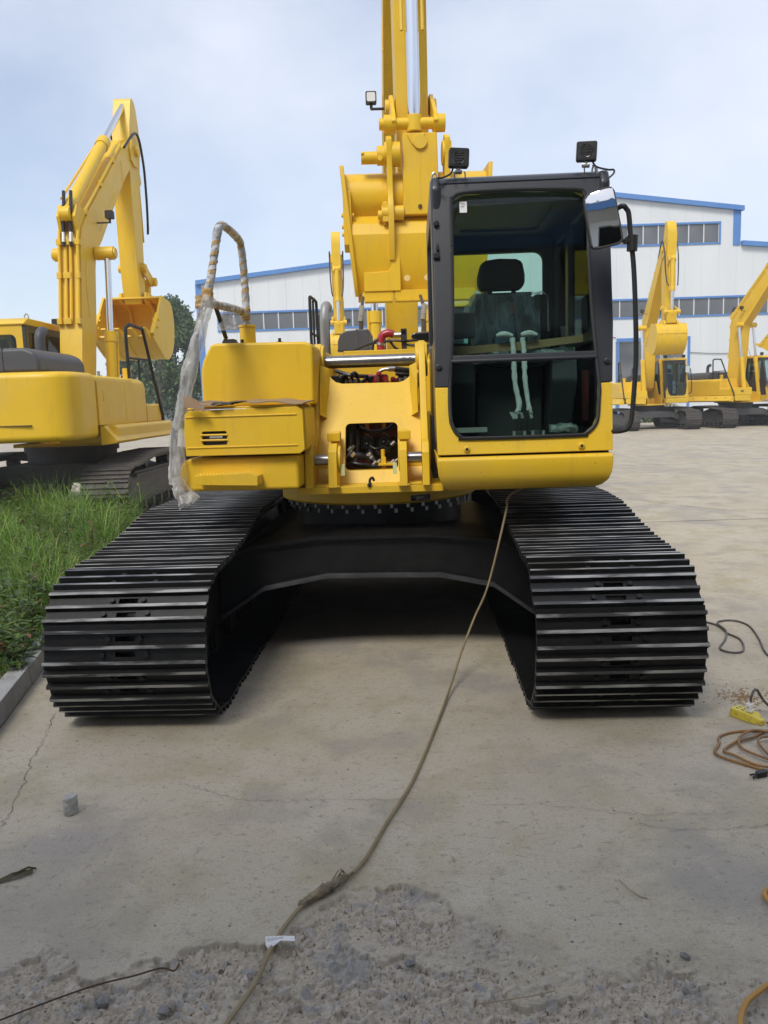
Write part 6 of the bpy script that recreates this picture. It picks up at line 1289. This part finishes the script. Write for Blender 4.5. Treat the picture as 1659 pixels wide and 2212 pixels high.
# paper, wire, twigs, stones and litter on the broken concrete
pp = empty('paper_scrap', (-.355, 2.192, .012), R(6)); tag(pp, 'crumpled white strip of paper on the edge of the broken concrete', 'paper')
q = B(); q._add([(-.04, -.018, .006), (.005, -.014, .014), (.045, -.012, .006), (.046, .012, .006), (.0, .014, .010), (-.042, .014, .012), (-.03, -.03, 0)], [(0, 1, 4, 5), (1, 2, 3, 4), (0, 6, 1)]); ps_ = q.build('sheet', PAPER, pp, smooth=False)
q = B()
for i in range(14): q.box(-.036 + .0035*i, -.0345 + .0035*i, -.004, .004 if i % 3 else .001, .0138, .0142)
q.build('print', SHGREY, ps_, smooth=False)
q = B(); q.tube(smoothpath([(-1.12, 1.87, .01), (-1.06, 1.915, .014), (-.87, 2.02, .016), (-.75, 2.06, .018), (-.68, 2.085, .02), (-.64, 2.075, .018), (-.632, 2.10, .02)], 6), .0026, 5); tag(q.build('rusty_wire', RUST, None), 'thin rusty wire across the broken concrete at lower left', 'wire')
for pts, lab in (([(.74, 2.46, .004), (.755, 2.40, .008), (.78, 2.365, .004), (.80, 2.355, .004)], 'bent pale straw stalk on the concrete right of the hose'), ([(.20, 1.92, .01), (.35, 1.94, .012), (.42, 1.96, .01)], 'thin pale stalk at the bottom edge of the yard'), ([(.20, 2.63, .004), (.205, 2.59, .004)], 'tiny pale straw stub left of the bent one')):
    q = B(); q.tube(smoothpath(pts, 4), .0018, 5); tag(q.build('straw', TWIG, None), lab, 'straw', 'dry straws on the yard')
def rock(x, y, s_, m, z=-.008):
    q = B(); bmesh.ops.create_icosphere(q.bm, subdivisions=1, radius=1)
    for v in q.bm.verts: v.co = Vector((v.co.x*random.uniform(.75, 1.2), v.co.y*random.uniform(.65, 1.05), v.co.z*random.uniform(.45, .75)))*s_
    o = q.build('stone', m, None, ang=15); o.location = (x, y, z + s_*.35); o.rotation_euler = (random.uniform(-.2, .2), random.uniform(-.2, .2), random.uniform(0, 6.28)); return o
for x, y, s_, m, lab in ((-.815, 1.985, .022, STONE, 'angular grey stone by the rusty wire'), (-.835, 2.012, .014, STONE2, 'smaller tan stone touching the angular grey one'), (-.635, 1.945, .021, STONE, 'rounded grey stone at the lower left of the broken patch'), (-.62, 1.968, .017, STONE2, 'tan stone just behind the rounded grey one'), (.82, 2.09, .018, STONE, 'bluish stone on the right rim of the broken patch'), (.03, 2.10, .017, STONE, 'grey stone in the middle of the broken patch')):
    tag(rock(x, y, s_, m), lab, 'stone', 'loose stones on the broken concrete')
q = B(); random.seed(5)                                # gravel too small to count
for i in range(900):
    x = random.uniform(-1.5, 1.5); e = float(np.interp(x, [p[0] for p in EDGE], [p[1] for p in EDGE])); y = random.uniform(1.7, e + .03); s_ = random.choice((.002, .003, .003, .004, .006)) * random.uniform(.7, 1.3)
    c = Vector((x, y, -.006 + s_*.3)); vs = [c + Vector((math.cos(a)*s_*random.uniform(.7, 1.3), math.sin(a)*s_*random.uniform(.7, 1.3), 0)) for a in (0, 1.57, 3.14, 4.71)] + [c + Vector((0, 0, s_*random.uniform(.5, .9)))]
    q._add(vs, [(0, 1, 4), (1, 2, 4), (2, 3, 4), (3, 0, 4)])
for i in range(420):                                   # grit scattered over the sound concrete
    y = random.uniform(2.1, 9) ** 1.0; x = random.uniform(-.5*y, .55*y); s_ = random.choice((.0025, .003, .004, .006)) * random.uniform(.7, 1.2)
    if x < kx(y) + .05: continue
    c = Vector((x, y, s_*.3)); vs = [c + Vector((math.cos(a)*s_*random.uniform(.7, 1.3), math.sin(a)*s_*random.uniform(.7, 1.3), -.3*s_)) for a in (0, 1.57, 3.14, 4.71)] + [c + Vector((0, 0, s_*random.uniform(.4, .8)))]
    q._add(vs, [(0, 1, 4), (1, 2, 4), (2, 3, 4), (3, 0, 4)])
tag(q.build('gravel', STONE2, None, smooth=False), kind='stuff')
q = B(); random.seed(9)
for i in range(420):                                   # spilled sand behind the power strip
    a = random.uniform(0, 6.28); d = abs(random.gauss(0, .06)); x, y = 1.86 + d*1.5*math.cos(a), 4.02 + d*1.6*math.sin(a); s_ = random.uniform(.002, .006)
    c = Vector((x, y, s_*.3)); vs = [c + Vector((math.cos(b_)*s_*1.4, math.sin(b_)*s_*1.4, -.3*s_)) for b_ in (0, 1.57, 3.14, 4.71)] + [c + Vector((0, 0, s_*.6))]
    q._add(vs, [(0, 1, 4), (1, 2, 4), (2, 3, 4), (3, 0, 4)])
tag(q.build('spilled_sand', SAND, None, smooth=False), kind='stuff')
for x, y, rz_, lab in ((-1.33, 2.585, .5, 'withered brown leaf at the left edge of the yard'), (-1.86, 3.3, 1.1, 'withered leaf near the kerb at the far left')):
    q = B(); q._add([(-.06, -.008, .004), (0, -.014, .012), (.06, -.01, .006), (.065, .008, .012), (0, .012, .018), (-.055, .01, .006)], [(0, 1, 4, 5), (1, 2, 3, 4)]); q.tube([(.0, 0, .016), (.05, .012, .02), (.075, .006, .01)], .004, 5); o = q.build('withered_leaf', mat('withered_leaf', (.07, .065, .03), .9), None); o.location = (x, y, 0); o.rotation_euler = (0, 0, rz_); tag(o, lab, 'leaf', 'withered leaves on the yard')
